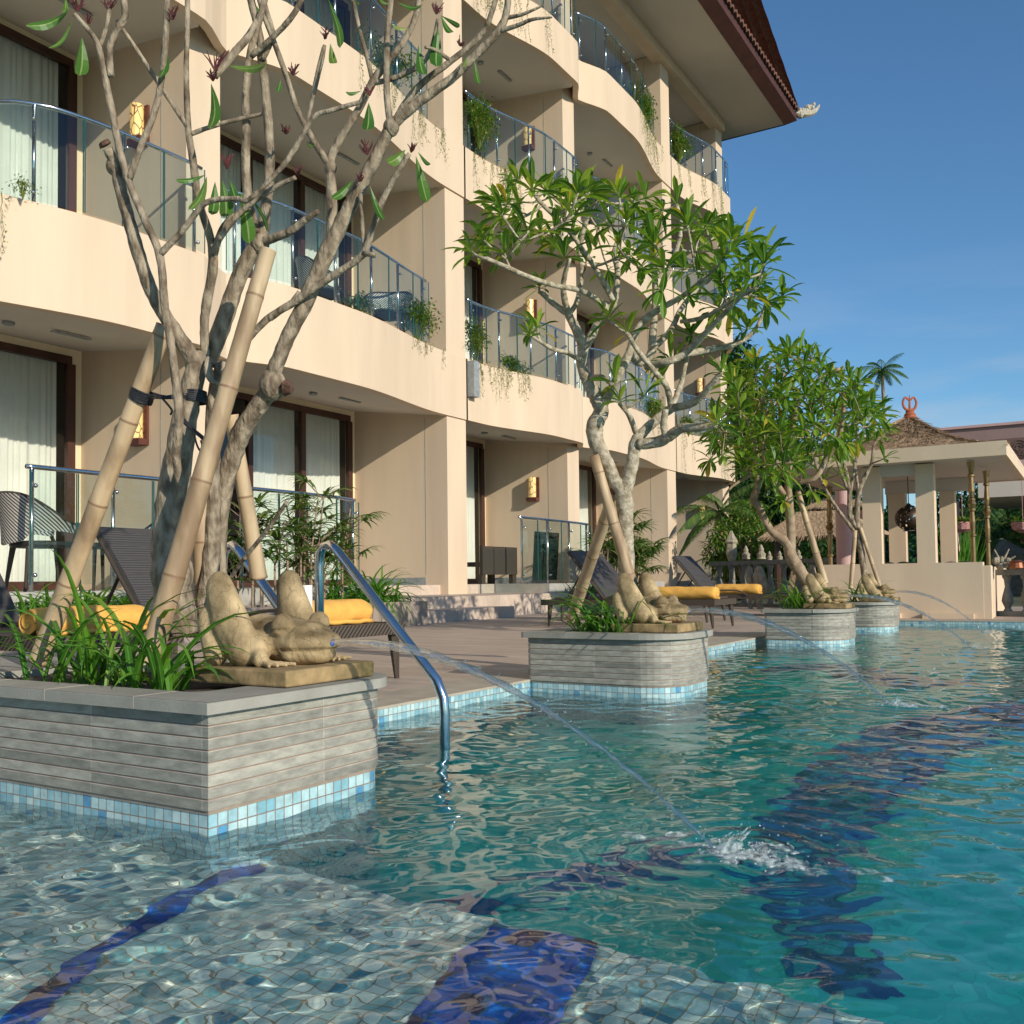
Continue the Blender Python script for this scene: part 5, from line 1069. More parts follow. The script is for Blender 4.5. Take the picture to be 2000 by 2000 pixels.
tr2 = [
 [(1228, 1200, D2, 19), (1224, 1120, D2, 19), (1222, 1040, D2, 19), (1220, 985, D2, 20), (1218, 958, D2, 20)],
 [(1218, 960, D2, 17), (1200, 938, D2, 15), (1183, 898, D2, 16), (1166, 868, D2, 18), (1161, 835, D2, 20), (1174, 803, D2, 18), (1166, 778, D2, 18), (1149, 748, D2, 14), (1136, 712, D2, 12), (1139, 680, D2, 12), (1124, 640, D2, 11), (1109, 610, D2, 9), (1100, 560, D2 - .1, 6), (1112, 505, D2 - .2, 5)],
 [(1110, 615, D2, 7), (1080, 592, D2, 6.5), (1053, 568, D2, 5.5)],
 [(1112, 612, D2, 6), (1126, 590, D2, 5.5), (1136, 540, D2 + .1, 5), (1134, 480, D2 + .2, 5), (1150, 420, D2 + .3, 4.5), (1164, 392, D2 + .3, 4)],
 [(1140, 682, D2, 11), (1156, 655, D2, 11), (1168, 630, D2, 10), (1184, 604, D2 - .05, 9), (1158, 580, D2 - .1, 6), (1128, 566, D2 - .2, 6), (1078, 556, D2 - .3, 6), (1030, 540, D2 - .4, 6), (985, 520, D2 - .5, 5.5), (950, 505, D2 - .6, 5)],
 [(1184, 604, D2, 9), (1200, 590, D2, 8), (1206, 530, D2, 7), (1200, 490, D2, 6), (1222, 440, D2 + .1, 5), (1238, 392, D2 + .1, 4)],
 [(1200, 592, D2, 7), (1160, 520, D2 - .1, 6), (1110, 450, D2 - .2, 5), (1060, 400, D2 - .3, 5), (1040, 375, D2 - .3, 4)],
 [(1138, 705, D2, 7), (1110, 690, D2 - .15, 5.5), (1080, 682, D2 - .25, 5), (1056, 668, D2 - .3, 4), (1036, 655, D2 - .35, 3)],
 [(1174, 800, D2, 10), (1192, 765, D2 - .05, 10), (1208, 733, D2 - .1, 10), (1228, 692, D2 - .1, 10), (1244, 645, D2 - .1, 9), (1274, 612, D2 - .1, 8), (1334, 578, D2 - .2, 6), (1380, 540, D2 - .3, 5)],
 [(1150, 742, D2, 6), (1172, 735, D2 - .1, 5.5), (1196, 752, D2 - .15, 5)],
 [(1219, 958, D2, 17), (1228, 935, D2, 16), (1236, 898, D2, 15), (1242, 862, D2, 14), (1260, 840, D2, 12), (1286, 817, D2, 11), (1312, 798, D2, 10), (1356, 786, D2 - .1, 8), (1388, 752, D2 - .2, 7), (1410, 726, D2 - .25, 5)],
 [(1310, 798, D2, 7), (1303, 758, D2 - .1, 7), (1284, 732, D2 - .15, 6.5), (1248, 688, D2 - .2, 6), (1226, 652, D2 - .25, 5)],
 [(1312, 796, D2, 7), (1330, 750, D2 + .1, 6), (1338, 715, D2 + .1, 5.5), (1350, 660, D2 + .2, 5)],
 [(1246, 868, D2 - .02, 13), (1285, 863, D2 - .05, 13), (1306, 853, D2 - .1, 12), (1332, 836, D2 - .15, 11), (1362, 835, D2 - .2, 10), (1400, 829, D2 - .25, 9)],
 [(1242, 845, D2, 7), (1228, 810, D2 - .1, 6), (1210, 788, D2 - .15, 5)],
 [(1300, 853, D2 - .1, 8), (1296, 830, D2 - .1, 8), (1300, 800, D2 - .1, 7)],
 [(1228, 692, D2, 9), (1252, 708, D2 + .1, 10), (1272, 690, D2 + .1, 10), (1275, 650, D2 + .1, 9), (1280, 578, D2 + .1, 8), (1276, 510, D2 + .1, 7), (1262, 440, D2 + .1, 5)],
 [(1262, 716, D2 + .1, 9), (1304, 706, D2, 9), (1338, 690, D2, 8), (1388, 640, D2 - .1, 7), (1424, 602, D2 - .2, 6), (1464, 562, D2 - .3, 5)],
 [(1336, 692, D2, 8), (1388, 682, D2 + .1, 8), (1440, 670, D2 + .1, 6), (1478, 640, D2 + .1, 5), (1500, 580, D2 + .1, 4)],
 [(1274, 682, D2 + .1, 7), (1310, 645, D2 + .15, 7), (1330, 604, D2 + .2, 6), (1364, 562, D2 + .3, 6), (1392, 536, D2 + .3, 5), (1408, 470, D2 + .3, 4)],
 [(1330, 628, D2, 5), (1376, 619, D2 - .1, 5), (1436, 585, D2 - .2, 4.5), (1480, 560, D2 - .3, 4)],
 [(1280, 580, D2, 6), (1310, 520, D2, 6), (1330, 450, D2, 5), (1322, 400, D2, 4)],
]
fx2 = [(920, 490, 4.4), (945, 470, 4.5), (985, 495, 4.5), (1053, 560, 4.9), (1035, 652, 4.6), (1050, 640, 4.7), (1040, 370, 4.6), (990, 395, 4.6), (1010, 350, 4.6), (1070, 370, 4.7), (1110, 385, 4.8), (1165, 385, 5.2), (1200, 375, 5.1), (1238, 390, 5.0), (1262, 430, 5), (1322, 400, 5), (1290, 410, 5), (1380, 440, 5), (1408, 465, 5.2), (1440, 480, 5.1), (1480, 560, 4.7), (1530, 575, 4.9), (1500, 590, 4.8), (1210, 780, 4.8), (1200, 745, 4.8), (1226, 648, 4.7), (1410, 722, 4.7), (1400, 826, 4.7), (1260, 770, 4.8), (1460, 640, 4.9), (1350, 655, 5.1), (1306, 705, 5.1), (1185, 620, 4.7)]
poly2 = [(905, 480), (945, 415), (985, 370), (1060, 360), (1150, 365), (1230, 360), (1290, 400), (1380, 415), (1430, 450), (1500, 490), (1530, 560), (1490, 620), (1430, 620), (1340, 575), (1250, 560), (1160, 520), (1080, 500), (1000, 500)]
tree('frangipani_tree', (-2.12, 4.40, .28), 'leafy tree with a pale forked trunk in the second planter', tr2, fx2, poly2, 74, D2, .6, .175, 10, 'bark_white', seed=4)
D3 = 8.1
tr3 = [[(1584, 1150, D3, 15), (1560, 1112, D3, 14.5), (1545, 1086, D3, 14), (1536, 1060, D3, 11), (1505, 1035, D3, 8.5), (1482, 990, D3, 8), (1472, 975, D3, 9), (1480, 950, D3, 7), (1478, 920, D3, 6), (1476, 880, D3, 6), (1460, 820, D3, 5)],
 [(1546, 1088, D3, 11), (1545, 1040, D3, 10), (1543, 1000, D3, 10.5), (1540, 960, D3, 8), (1538, 900, D3, 7), (1550, 830, D3, 6), (1560, 760, D3, 5)],
 [(1536, 975, D3, 7), (1515, 942, D3, 7.5), (1500, 920, D3, 6), (1490, 860, D3, 5), (1500, 800, D3, 4)],
 [(1541, 945, D3, 5), (1590, 935, D3 - .1, 6), (1612, 900, D3 - .1, 6), (1640, 850, D3 - .2, 5), (1650, 780, D3 - .2, 4)],
 [(1474, 925, D3, 4), (1430, 950, D3, 3), (1410, 980, D3, 2)],
 [(1560, 790, D3, 4), (1600, 740, D3, 4), (1640, 720, D3, 3)]]
poly3 = [(1400, 880), (1385, 830), (1425, 780), (1430, 720), (1480, 690), (1530, 680), (1590, 690), (1625, 710), (1670, 735), (1700, 790), (1720, 800), (1700, 850), (1650, 870), (1590, 870), (1560, 910), (1500, 930), (1450, 930)]
tree('frangipani_tree', (-2.05, 7.85, .28), 'dense green tree with two brown trunks in the third planter', tr3, [(1475, 905, 8), (1505, 925, 8), (1560, 925, 8), (1585, 960, 8), (1530, 980, 8.0), (1400, 870, 8.2), (1385, 900, 8.2)], poly3, 160, D3, .85, .225, 10, 'bark_far', r_tip=.006, dmin=17, seed=6)
D4 = 10.4
tr4 = [[(1690, 1145, D4, 7), (1684, 1090, D4, 7), (1676, 1045, D4, 7), (1674, 1000, D4, 6), (1678, 960, D4, 6), (1690, 930, D4, 5), (1702, 905, D4, 4), (1706, 870, D4, 3)],
 [(1675, 1035, D4, 5), (1660, 1005, D4, 6), (1659, 960, D4, 5), (1652, 920, D4, 4), (1640, 880, D4, 3.5)],
 [(1670, 1040, D4, 4), (1640, 1000, D4, 4), (1620, 970, D4, 4), (1600, 930, D4, 3.5), (1590, 890, D4, 3)],
 [(1660, 965, D4, 4), (1668, 920, D4, 3.5), (1676, 870, D4, 3), (1672, 820, D4, 3)],
 [(1678, 965, D4, 4), (1668, 900, D4, 3), (1660, 850, D4, 3)], [(1655, 955, D4, 4), (1635, 900, D4, 3), (1625, 860, D4, 3)]]
poly4 = [(1640, 780), (1690, 770), (1735, 800), (1745, 850), (1720, 880), (1680, 880), (1640, 900), (1610, 900), (1590, 860)]
tree('frangipani_tree', (-1.98, 10.05, .28), 'slim tree with many thin pale stems in the farthest planter', tr4, [(1728, 895, 10.2), (1610, 935, 10.3), (1640, 925, 10.2)], poly4, 26, D4, .5, .24, 8, 'bark', r_tip=.006, dmin=20, seed=9)
pole('bamboo_pole', at(1116, 1208, 5.75), at(1200, 960, 5.05), .036, .030, 'bamboo pole leaning right onto the second tree')
pole('bamboo_pole', at(1258, 1222, 4.88), at(1160, 890, 4.92), .032, .026, 'long bamboo pole crossing in front of the pale trunk of the second tree')
pole('bamboo_pole', at(1612, 1140, 8.15), at(1558, 960, 8.15), .030, .024, 'grey pole propping the double trunk of the third planter')
pole('bamboo_pole', at(1662, 1150, 10.2), at(1670, 1036, 10.3), .026, .022, 'left upright bamboo prop of the slim farthest tree')
pole('bamboo_pole', at(1720, 1150, 10.35), at(1680, 1030, 10.35), .022, .020, 'right leaning bamboo prop of the slim farthest tree')
pole('bamboo_pole', at(1694, 1148, 10.6), at(1672, 1034, 10.45), .02, .018, 'middle thin bamboo prop of the slim farthest tree')

# ---------------------------------------------------------------- planter plants
def lilies(name, pts, hgt, n_, label, group, seed, mat='blade', wid=.016, org=None, droop=1.9, cat='plant'):
    random.seed(seed); mb = MB()
    for (x, y, z) in pts:
        for k in range(n_ * 2 if hgt < .5 else n_):
            a = random.uniform(0, 6.283); el = random.uniform(.5, 1.3); L = hgt * random.uniform(.6, 1.25); n0 = len(mb.v), len(mb.f), len(mb.uv)
            leaf(mb, (x + random.uniform(-.03, .03), y + random.uniform(-.03, .03), z), (math.cos(a) * math.cos(el), math.sin(a) * math.cos(el), math.sin(el)), L, wid * random.uniform(.7, 1.2), droop * random.uniform(.5, 1.4), shape='blade', segs=7, fold=.22, rnd=random.uniform(0, .95))
            if hgt < .5 and min(v[2] for v in mb.v[n0[0]:]) < z + .022 - (.03 if random.random() < .0 else 0) and any(v[2] < z + .022 for v in mb.v[n0[0] + 6:]): del mb.v[n0[0]:]; del mb.f[n0[1]:]; del mb.uv[n0[2]:]
    return single(name, mb, MAT[mat], label, cat, group, org=org or pts[0])
def spread(x0, x1, y0, y1, z, n_, seed): random.seed(seed); return [(random.uniform(x0, x1), random.uniform(y0, y1), z) for _ in range(n_)]
G1 = 'strap leaved lilies in the planters'
lilies('lily_clump', spread(-2.15, -1.98, 1.62, 1.72, .27, 7, 1), .32, 8, 'bright green lily clump between the long bamboo pole and the nearest frog', G1, 21, wid=.020)
lilies('lily_clump', spread(-2.55, -2.32, 1.60, 1.80, .27, 9, 2), .44, 9, 'arching lily clump at the foot of the leftmost bamboo pole', G1, 22, wid=.018)
lilies('lily_clump', spread(-2.32, -2.20, 1.60, 1.75, .27, 4, 12), .28, 8, 'lily clump behind the foot of the longest bamboo pole', G1, 28, wid=.018)
lilies('lily_clump', spread(-2.24, -1.96, 4.20, 4.42, .27, 13, 3), .36, 11, 'thick lily clump in the second planter, between two bamboo props', G1, 23, wid=.016)
lilies('lily_clump', spread(-1.98, -1.88, 4.18, 4.24, .27, 4, 4), .38, 9, 'lilies arching right over the arm of the second frog', G1, 24, wid=.015)
lilies('lily_clump', spread(-2.2, -2.0, 7.88, 8.15, .27, 13, 5), .38, 11, 'round lily clump at the foot of the brown double trunk', G1, 25, wid=.018)
lilies('lily_clump', spread(-2.15, -1.95, 10.1, 10.45, .27, 10, 6), .38, 9, 'small lily clump around the slim farthest tree', G1, 26, wid=.018)
G2 = 'lilies in the raised beds below the terraces'
lilies('lily_clump', spread(-7.25, -6.8, 4.3, 6.0, .30, 40, 7), .36, 11, 'low lilies in the left raised bed, below the striped chairs', G2, 31, wid=.03)
lilies('lily_clump', spread(-7.2, -6.75, 7.9, 8.75, .30, 26, 8), .62, 12, 'large arching lilies at the right end of the raised bed, by the steps', G2, 32, wid=.032)
lilies('lily_clump', spread(-7.3, -7.0, 13.8, 14.6, .30, 14, 9), .42, 10, 'lilies in the bed just left of the dark loungers', G2, 33, wid=.03)
lilies('lily_clump', spread(-7.7, -7.3, 23.8, 26, .30, 24, 10), .6, 11, 'lilies at the foot of the farthest pillar', G2, 34, wid=.04)
def lady_palm(pts, label, seed, hr=(.5, 1.15), n_=9, wid=.034, L=.26):
    random.seed(seed); t = thing('lady_palm', pts[0], label, 'palm', 'fan leaved palms by the terraces'); mw, ml_ = MB(), MB()
    for (x, y, z) in pts:
        h = random.uniform(*hr); top = Vector((x + random.uniform(-.10, .10), y + random.uniform(-.1, .1), z + h)); mw.tube([(x, y, z), (x, y, z + h * .5), top], [.013, .011, .008], 6)
        for k in range(7):
            a = random.uniform(0, 6.283); s_ = Vector((x, y, z)).lerp(top, random.uniform(.35, 1)); e = s_ + Vector((math.cos(a) * .20, math.sin(a) * .20, random.uniform(.05, .22))); mw.tube([s_, e], [.004, .003], 4)
            out = (e - s_).normalized(); sd = out.cross(Vector((0, 0, 1))).normalized()
            for q in range(n_):
                f = (q - (n_ - 1) / 2) / ((n_ - 1) / 2); dr = (out * math.cos(f * 1.7) + sd * math.sin(f * 1.7) + Vector((0, 0, .15))).normalized()
                leaf(ml_, e, dr, L * (1.1 - .3 * abs(f)), wid, .8, shape='blade', segs=4, fold=.1, rnd=random.uniform(0, .9))
    mw.build('stem', MAT['bark_far'], t); ml_.build('frond', MAT['palm_leaf'], t); return t
lady_palm(spread(-7.15, -6.85, 6.35, 7.95, .30, 17, 41), 'tall fan leaved palms behind the near frog, before the second terrace railing', 42)
lady_palm(spread(-7.35, -7.0, 14.7, 16.6, .30, 18, 43), 'bushy fan leaved palms behind the trunk of the second tree', 44, (.6, 1.3), wid=.045, L=.34)
lady_palm(spread(-7.7, -7.3, 25.0, 27.0, .30, 14, 45), 'dark fan palms beside the last pillar of the hotel', 46, (.7, 1.4), wid=.06, L=.42)
# shrubs and trailers on the balconies
def shrub(c, r_, n_, label, seed, mat='bush', trail=None, lf=.065):
    random.seed(seed); mb = MB(); c = Vector(c)
    for i in range(int(n_ / 14)):
        d = Vector((random.gauss(0, 1), random.gauss(0, 1), random.gauss(.35, .9))).normalized(); L = random.uniform(.35, 1.05); e = c + Vector((d.x * r_[0], d.y * r_[1], d.z * r_[2])) * L; m_ = c.lerp(e, .5) + Vector((0, 0, .05)); b0 = c + Vector((0, 0, -r_[2] * .8)); mb.tube([b0, m_, e], [.005, .004, .002], 4)
        for k in range(14):
            p = m_.lerp(e, random.uniform(-.3, 1.05)) + Vector((random.gauss(0, .035), random.gauss(0, .035), random.gauss(0, .035)))
            leaf(mb, p, (random.gauss(0, 1), random.gauss(0, 1), random.gauss(.1, .7)), lf * random.uniform(.6, 1.2), lf * .42, .5, shape='e', segs=2, fold=.1, rnd=random.uniform(0, 1) ** 1.3)
    for (x, y, z, L) in (trail or []):
        P = [Vector((x, y, z))]; 
        while P[0].z - P[-1].z < L: P.append(P[-1] + Vector((random.uniform(-.004, .012), random.uniform(-.02, .02), -.05)))
        mb.tube(P, .0025, 4)
        for p in P[::1]:
            for _ in range(2): leaf(mb, p + Vector((random.uniform(0, .02), random.gauss(0, .02), random.gauss(0, .02))), (random.uniform(0, 1), random.gauss(0, 1), -.6), .04 * random.uniform(.6, 1.1), .018, .3, shape='e', segs=2, rnd=random.uniform(.3, 1))
    return single('balcony_shrub', mb, MAT[mat], label, 'shrub', 'shrubs growing on the balconies', org=c)
def trails(i, k, ya, yb, n_, L0, L1):
    return [(wave(i, y, k) + .012, y, P_[k] + .01, random.uniform(L0, L1)) for y in [random.uniform(ya, yb) for _ in range(n_)]]
random.seed(50)
shrub((-8.48, 11.35, 4.42), (.25, .62, .42), 1500, 'bushy shrub on the first balcony, left of the big pillar', 51, trail=trails(3, 0, 10.9, 11.95, 7, .05, .22))
shrub((-8.42, 10.0, 4.28), (.16, .5, .22), 420, 'sparse leaning shrub before the dark balcony chairs', 52)
shrub((-8.50, 12.95, 4.45), (.22, .42, .50), 950, 'shrub right of the big pillar on the first balcony', 53, trail=trails(4, 0, 12.8, 14.3, 20, .1, .6))
shrub((-8.38, 13.9, 4.20), (.16, .65, .20), 700, 'low yellowish creeper along the first balcony edge', 54)
shrub((-8.42, 10.7, 7.95), (.22, .85, .48), 1300, 'loose shrub on the second balcony behind the bare tree', 55, trail=trails(3, 1, 9.6, 12, 16, .1, .6))
shrub((-8.42, 13.0, 8.05), (.26, .52, .55), 1900, 'dense round green shrub on the second balcony, right of the pillar', 56, 'bush_green', trail=trails(4, 1, 12.8, 14.2, 22, .15, .9))
shrub((-8.40, 19.55, 11.05), (.28, .95, .62), 2100, 'green shrub on the top balcony with trailing stems', 57, 'bush_green', trail=trails(5, 2, 18.6, 21, 18, .2, 1.2), lf=.085)
shrub((-8.42, 22.0, 11.15), (.28, .62, .55), 1300, 'green shrub on the top end balcony under the eaves', 58, 'bush_green', trail=trails(6, 2, 21.9, 24, 14, .2, 1.0), lf=.085)
shrub((-8.35, 19.9, 4.3), (.25, .8, .45), 900, 'brownish shrub on the first balcony, behind the second tree', 59, trail=trails(5, 0, 19.2, 21, 8, .1, .5), lf=.08)
shrub((-8.40, 22.2, 4.25), (.2, .6, .3), 700, 'small shrub with long trailers on the first end balcony', 60, trail=trails(6, 0, 21.8, 24.6, 20, .15, 1.15), lf=.08)
shrub((-8.18, 5.05, 4.12), (.06, .16, .10), 160, 'tiny weed at the foot of the leftmost balcony glass', 61, trail=trails(2, 0, 4.7, 4.95, 5, .35, .62), lf=.035)
shrub((-8.38, 14.0, 10.95), (.2, .6, .3), 500, 'shrub on the top balcony above the dead twigs of the bare tree', 62, trail=trails(4, 2, 12.9, 15, 16, .3, 1.0), lf=.07)

# ---------------------------------------------------------------- pavilion
PV = thing('pavilion', (-2.2, 13.3, DECKZ), 'open cream pavilion with a thatched pyramid roof and brass posts', 'pavilion')
YF, YB = 12.1, 14.6
mb = MB(); mb.box((-2.86, YF, DECKZ), (-1.10, YF + .18, .70)); mb.box((-1.10, YF + .006, DECKZ), (-1.02, YF + .19, .66)); mb.box((-1.22, YF + .18, DECKZ), (-1.04, YB, .65)); mb.build('half_wall', MAT['stucco'], PV)
mb = MB(); mb.box((-2.3, YF - .07, DECKZ), (-1.98, YF - .001, .115)); mb.build('plinth', MAT['stucco'], PV)
mb = MB(); mb.box((-1.74, YF - .07, DECKZ), (-1.20, YF - .001, .115)); mb.build('plinth', MAT['stucco'], PV)
for (x0, x1, y0) in ((-2.39, -2.18, YF + .004), (-1.79, -1.59, YF + .004), (-2.46, -2.24, YB - .4), (-1.80, -1.61, YB - .4)):
    mb = MB(); mb.box((x0, y0, .30 if y0 > 13 else .70), (x1, y0 + .19, 1.86 if y0 < 13 else 1.70)); mb.build('column', MAT['stucco'], PV)
def brass(x, y, z0, z1, r_=.026):
    prof = [(r_ * .9, 0), (r_ * .75, .25), (r_ * 1.15, .26), (r_ * 1.15, .275), (r_ * .8, .28), (r_ * 1.0, .40), (r_ * .7, .50), (r_ * 1.15, .51), (r_ * 1.15, .53), (r_ * .9, .54), (r_ * 1.5, .575), (r_ * .9, .61), (r_ * 1.15, .615), (r_ * 1.15, .63), (r_ * .8, .64), (r_ * 1.1, .70), (r_ * .7, .84), (r_ * 1.15, .85), (r_ * 1.15, .87), (r_ * .8, .88), (r_ * 1.35, 1)]
    mb = MB(); L = z1 - z0; mb.lathe((x, y, z0), [(a, b_ * L) for a, b_ in prof], 14); return mb
brass(-1.20, YF + .09, .70, 1.86, .032).build('brass_post', MAT['bronze'], PV, smooth=False)
brass(-1.115, YF + .9, .65, 1.82, .030).build('brass_post', MAT['bronze'], PV, smooth=False)
EX0, EX1, EY0, EY1 = -3.45, -.80, YF - .35, YB + .5
mb = MB(); zt = 2.02
mb.box((EX0, EY0, 1.86), (EX1, EY0 + .05, zt)); mb.box((EX1 - .05, EY0 + .05, 1.86), (EX1, EY1, zt)); mb.box((EX0, EY0 + .05, 1.86), (EX0 + .05, EY1, zt)); mb.box((EX0 + .05, EY1 - .05, 1.86), (EX1 - .05, EY1, zt)); mb.build('eaves_board', MAT['stucco'], PV)
mb = MB(); mb.box((EX0 + .05, EY0 + .05, 1.875), (EX1 - .05, EY1 - .05, 1.90)); mb.build('ceiling', MAT['soffit'], PV)
mb = MB(); mb.box((-2.19, YF + .03, 1.74), (-1.79, YF + .17, 1.873)); mb.build('beam', MAT['soffit'], PV)
mb = MB(); mb.box((-2.5, YB - .38, 1.70), (-1.4, YB - .25, 1.873)); mb.build('beam', MAT['soffit'], PV)
AP = Vector(((EX0 + EX1) / 2 + .10, (EY0 + EY1) / 2, 2.62))
mb = MB(); cs = [Vector((EX0 + .12, EY0 + .10, zt - .02)), Vector((EX1 - .04, EY0 + .10, zt - .02)), Vector((EX1 - .04, EY1 - .05, zt - .02)), Vector((EX0 + .12, EY1 - .05, zt - .02))]
random.seed(70); V = cs + [AP]
for i in range(4):
    a, b_ = cs[i], cs[(i + 1) % 4]; N = 14; W = [[a.lerp(b_, p / N).lerp(AP, q / N) + Vector((0, 0, -.10 * math.sin(math.pi * q / N) + random.uniform(-.008, .008))) for p in range(N + 1)] for q in range(N + 1)]
    mb.add([v for r_ in W for v in r_], [(q * (N + 1) + p, q * (N + 1) + p + 1, (q + 1) * (N + 1) + p + 1, (q + 1) * (N + 1) + p) for q in range(N) for p in range(N)])
    for k in range(2600):                        # straw laid down the slope
        p, q = random.random(), random.random() ** 1.2; base = a.lerp(b_, p).lerp(AP, q) + Vector((0, 0, -.10 * math.sin(math.pi * q) + .008)); dn = (a.lerp(b_, min(1, max(0, p + random.uniform(-.12, .12)))) - base).normalized()
        L = random.uniform(.07, .16); n_ = (b_ - a).normalized(); e = base + dn * L + Vector((0, 0, random.uniform(.0, .012))); w_ = .006
        mb.add([base - n_ * w_, base + n_ * w_, e + n_ * w_ * .4, e - n_ * w_ * .4], [(0, 1, 2, 3)])
mb.build('thatched_roof', MAT['thatch'], PV)
mb = MB(); random.seed(71)
for i in range(4):                               # bound ridges
    for k in range(220):
        t = random.random(); c0 = cs[i].lerp(AP, t) + Vector((0, 0, -.10 * math.sin(math.pi * t) + .02)); d = (cs[i] - AP).normalized(); e = c0 + d * random.uniform(.1, .22) + Vector((random.gauss(0, .02), random.gauss(0, .02), random.uniform(-.02, .02)))
        mb.tube([c0 + Vector((random.gauss(0, .012), random.gauss(0, .012), 0)), e], [.006, .002], 4)
mb.build('ridge', MAT['thatch'], PV)
fn = MB(); c = AP + Vector((0, 0, -.03)); fn.lathe(c, [(.085, 0), (.09, .03), (.07, .06), (.075, .07), (.05, .10), (.055, .12)], 14)
for s_ in (-1, 1):
    fn.tube([c + CR * (s_ * x) + Vector((0, 0, z)) for x, z in ((.01, .13), (.06, .15), (.085, .20), (.085, .25), (.055, .30), (.02, .27), (.0, .25))], [.018, .018, .016, .015, .014, .012, .01], 7, 3)
fn.tube([c + Vector((0, 0, .1)), c + Vector((0, 0, .22)), c + Vector((0, 0, .33))], [.02, .014, .004], 7); fn.ball(c + Vector((0, 0, .28)), .016); fn.build('finial', MAT['terracotta'], PV, smooth=False)
# hanging lantern
lp = ony(1775, 1012, 13.0); t = thing('hanging_lantern', (lp.x, lp.y, 1.08), 'dark pierced ball lantern hanging inside the pavilion', 'lantern')
mb = MB(); R0 = .165
m, n, l, b = newmat('pierced_metal'); b.inputs['Base Color'].default_value = (.06, .04, .03, 1); b.inputs['Metallic'].default_value = .6; b.inputs['Roughness'].default_value = .45; v = n.new('ShaderNodeTexVoronoi'); v.inputs['Scale'].default_value = 22; tcc = n.new('ShaderNodeTexCoord'); l.new(tcc.outputs['Object'], v.inputs['Vector'])
gg = n.new('ShaderNodeMath'); gg.operation = 'GREATER_THAN'; gg.inputs[1].default_value = .40; l.new(v.outputs['Distance'], gg.inputs[0]); l.new(gg.outputs[0], b.inputs['Alpha'])
mb.ball((lp.x, lp.y, lp.z), (R0 * 1.02, R0 * 1.02, R0 * .95), 22, 16); mb.build('globe', m, t, smooth=True)
mb = MB(); mb.lathe((lp.x, lp.y, lp.z - .165), [(.07, 0), (.07, .012)], 14); mb.lathe((lp.x, lp.y, lp.z + .15), [(.05, 0), (.03, .02), (.01, .04)], 12); mb.tube([(lp.x, lp.y, lp.z + .18), (lp.x, lp.y, 1.87)], .006, 6); mb.lathe((lp.x, lp.y, 1.862), [(.05, 0), (.05, .012)], 12); mb.build('chain', MAT['strap'], t)
for (x0, x1, y) in ((1735, 1795, 13.5), (1830, 1885, 13.4)):
    a, b_ = ony(x0, 1102, y), ony(x1, 1100, y); mb = MB(); M_ = 9
    for j in range(3):
        q = j / 2; mb.ball(a.lerp(b_, q) + Vector((0, 0, -.07)), (.14, .1, .10), 12, 8)
    single('cushion', mb, MAT['rattan'], 'dark woven seat backs showing over the pavilion wall, ' + ('left opening' if x0 < 1800 else 'right opening'), 'seat', 'woven seats in the pavilion')
# ---------------------------------------------------------------- balustrades
def balustrade(a, b_, z0, h, n_, mat, label, r_=.05, light=None):
    a, b_ = Vector((*a, z0)), Vector((*b_, z0)); t = thing('balustrade', a, label, 'balustrade'); d = (b_ - a).normalized(); nn = Vector((-d.y, d.x, 0)); L = (b_ - a).length; c = (a + b_) / 2
    mb = MB(); mb.obox(c + Vector((0, 0, h - .035)), d * L / 2, nn * .075, (0, 0, .035)); mb.build('rail', MAT[mat], t); mb = MB(); mb.obox(c + Vector((0, 0, .03)), d * L / 2, nn * .07, (0, 0, .03)); mb.build('base', MAT[mat], t)
    for k in range(n_):
        p = a + d * (L * (k + .5) / n_); mb = MB(); hh = h - .13; mb.lathe(p + Vector((0, 0, .06)), [(r_ * .7, 0), (r_ * .7, .02 * hh), (r_ * .45, .08 * hh), (r_ * .95, .28 * hh), (r_ * .8, .42 * hh), (r_ * .38, .68 * hh), (r_ * .5, .88 * hh), (r_ * .75, .94 * hh), (r_ * .75, hh)], 12); mb.build('baluster', MAT[mat], t)
    return t
balustrade((-1.02, 13.0), (1.2, 12.1), DECKZ, .56, 11, 'grey_stone', 'stone balustrade right of the pavilion', .07)
balustrade((-6.0, 17.0), (-3.5, 15.6), DECKZ, .80, 9, 'grey_stone', 'dark stone balustrade behind the third planter, under the trees', .09)
for k, (x, y, s_) in enumerate(((1457, 1092, .16), (1487, 1092, .17), (1503, 1095, .11), (1523, 1095, .11), (1560, 1095, .12))):
    p = ony(x, y, 16.9 - k * .2); mb = MB(); mb.lathe((p.x, p.y, p.z), [(s_ * .5, 0), (s_ * .42, s_ * .2), (s_ * .5, s_ * .5), (s_ * .25, s_ * .8), (s_ * .3, s_), (s_ * .08, s_ * 1.5)], 10)
    single('stone_finial', mb, MAT['pale_stone'], ('leftmost', 'largest', 'small third', 'small fourth', 'rightmost')[k] + ' pale stone ornament on the dark balustrade', 'ornament', 'stone ornaments on the dark balustrade')
for k, (x, w_) in enumerate(((1466, .09), (1485, .13), (1588, .10), (1571, .07))):
    p = ony(x, 1170, 15.3 - k * .1); mb = MB(); mb.tube([(p.x, p.y, DECKZ), (p.x - .02, p.y, .2), (p.x + .02, p.y, .4), (p.x - .01, p.y, .58), (p.x, p.y, .74)], [w_ * .4, w_ * .35, w_ * .7, w_ * .8, w_ * .3], 10, 4)
    single('carved_post', mb, MAT['pale_stone'], ('first', 'second and widest', 'third', 'fourth and thinnest')[k] + ' pale carved post before the dark balustrade', 'post', 'carved stone posts by the far lounger', smooth=False)
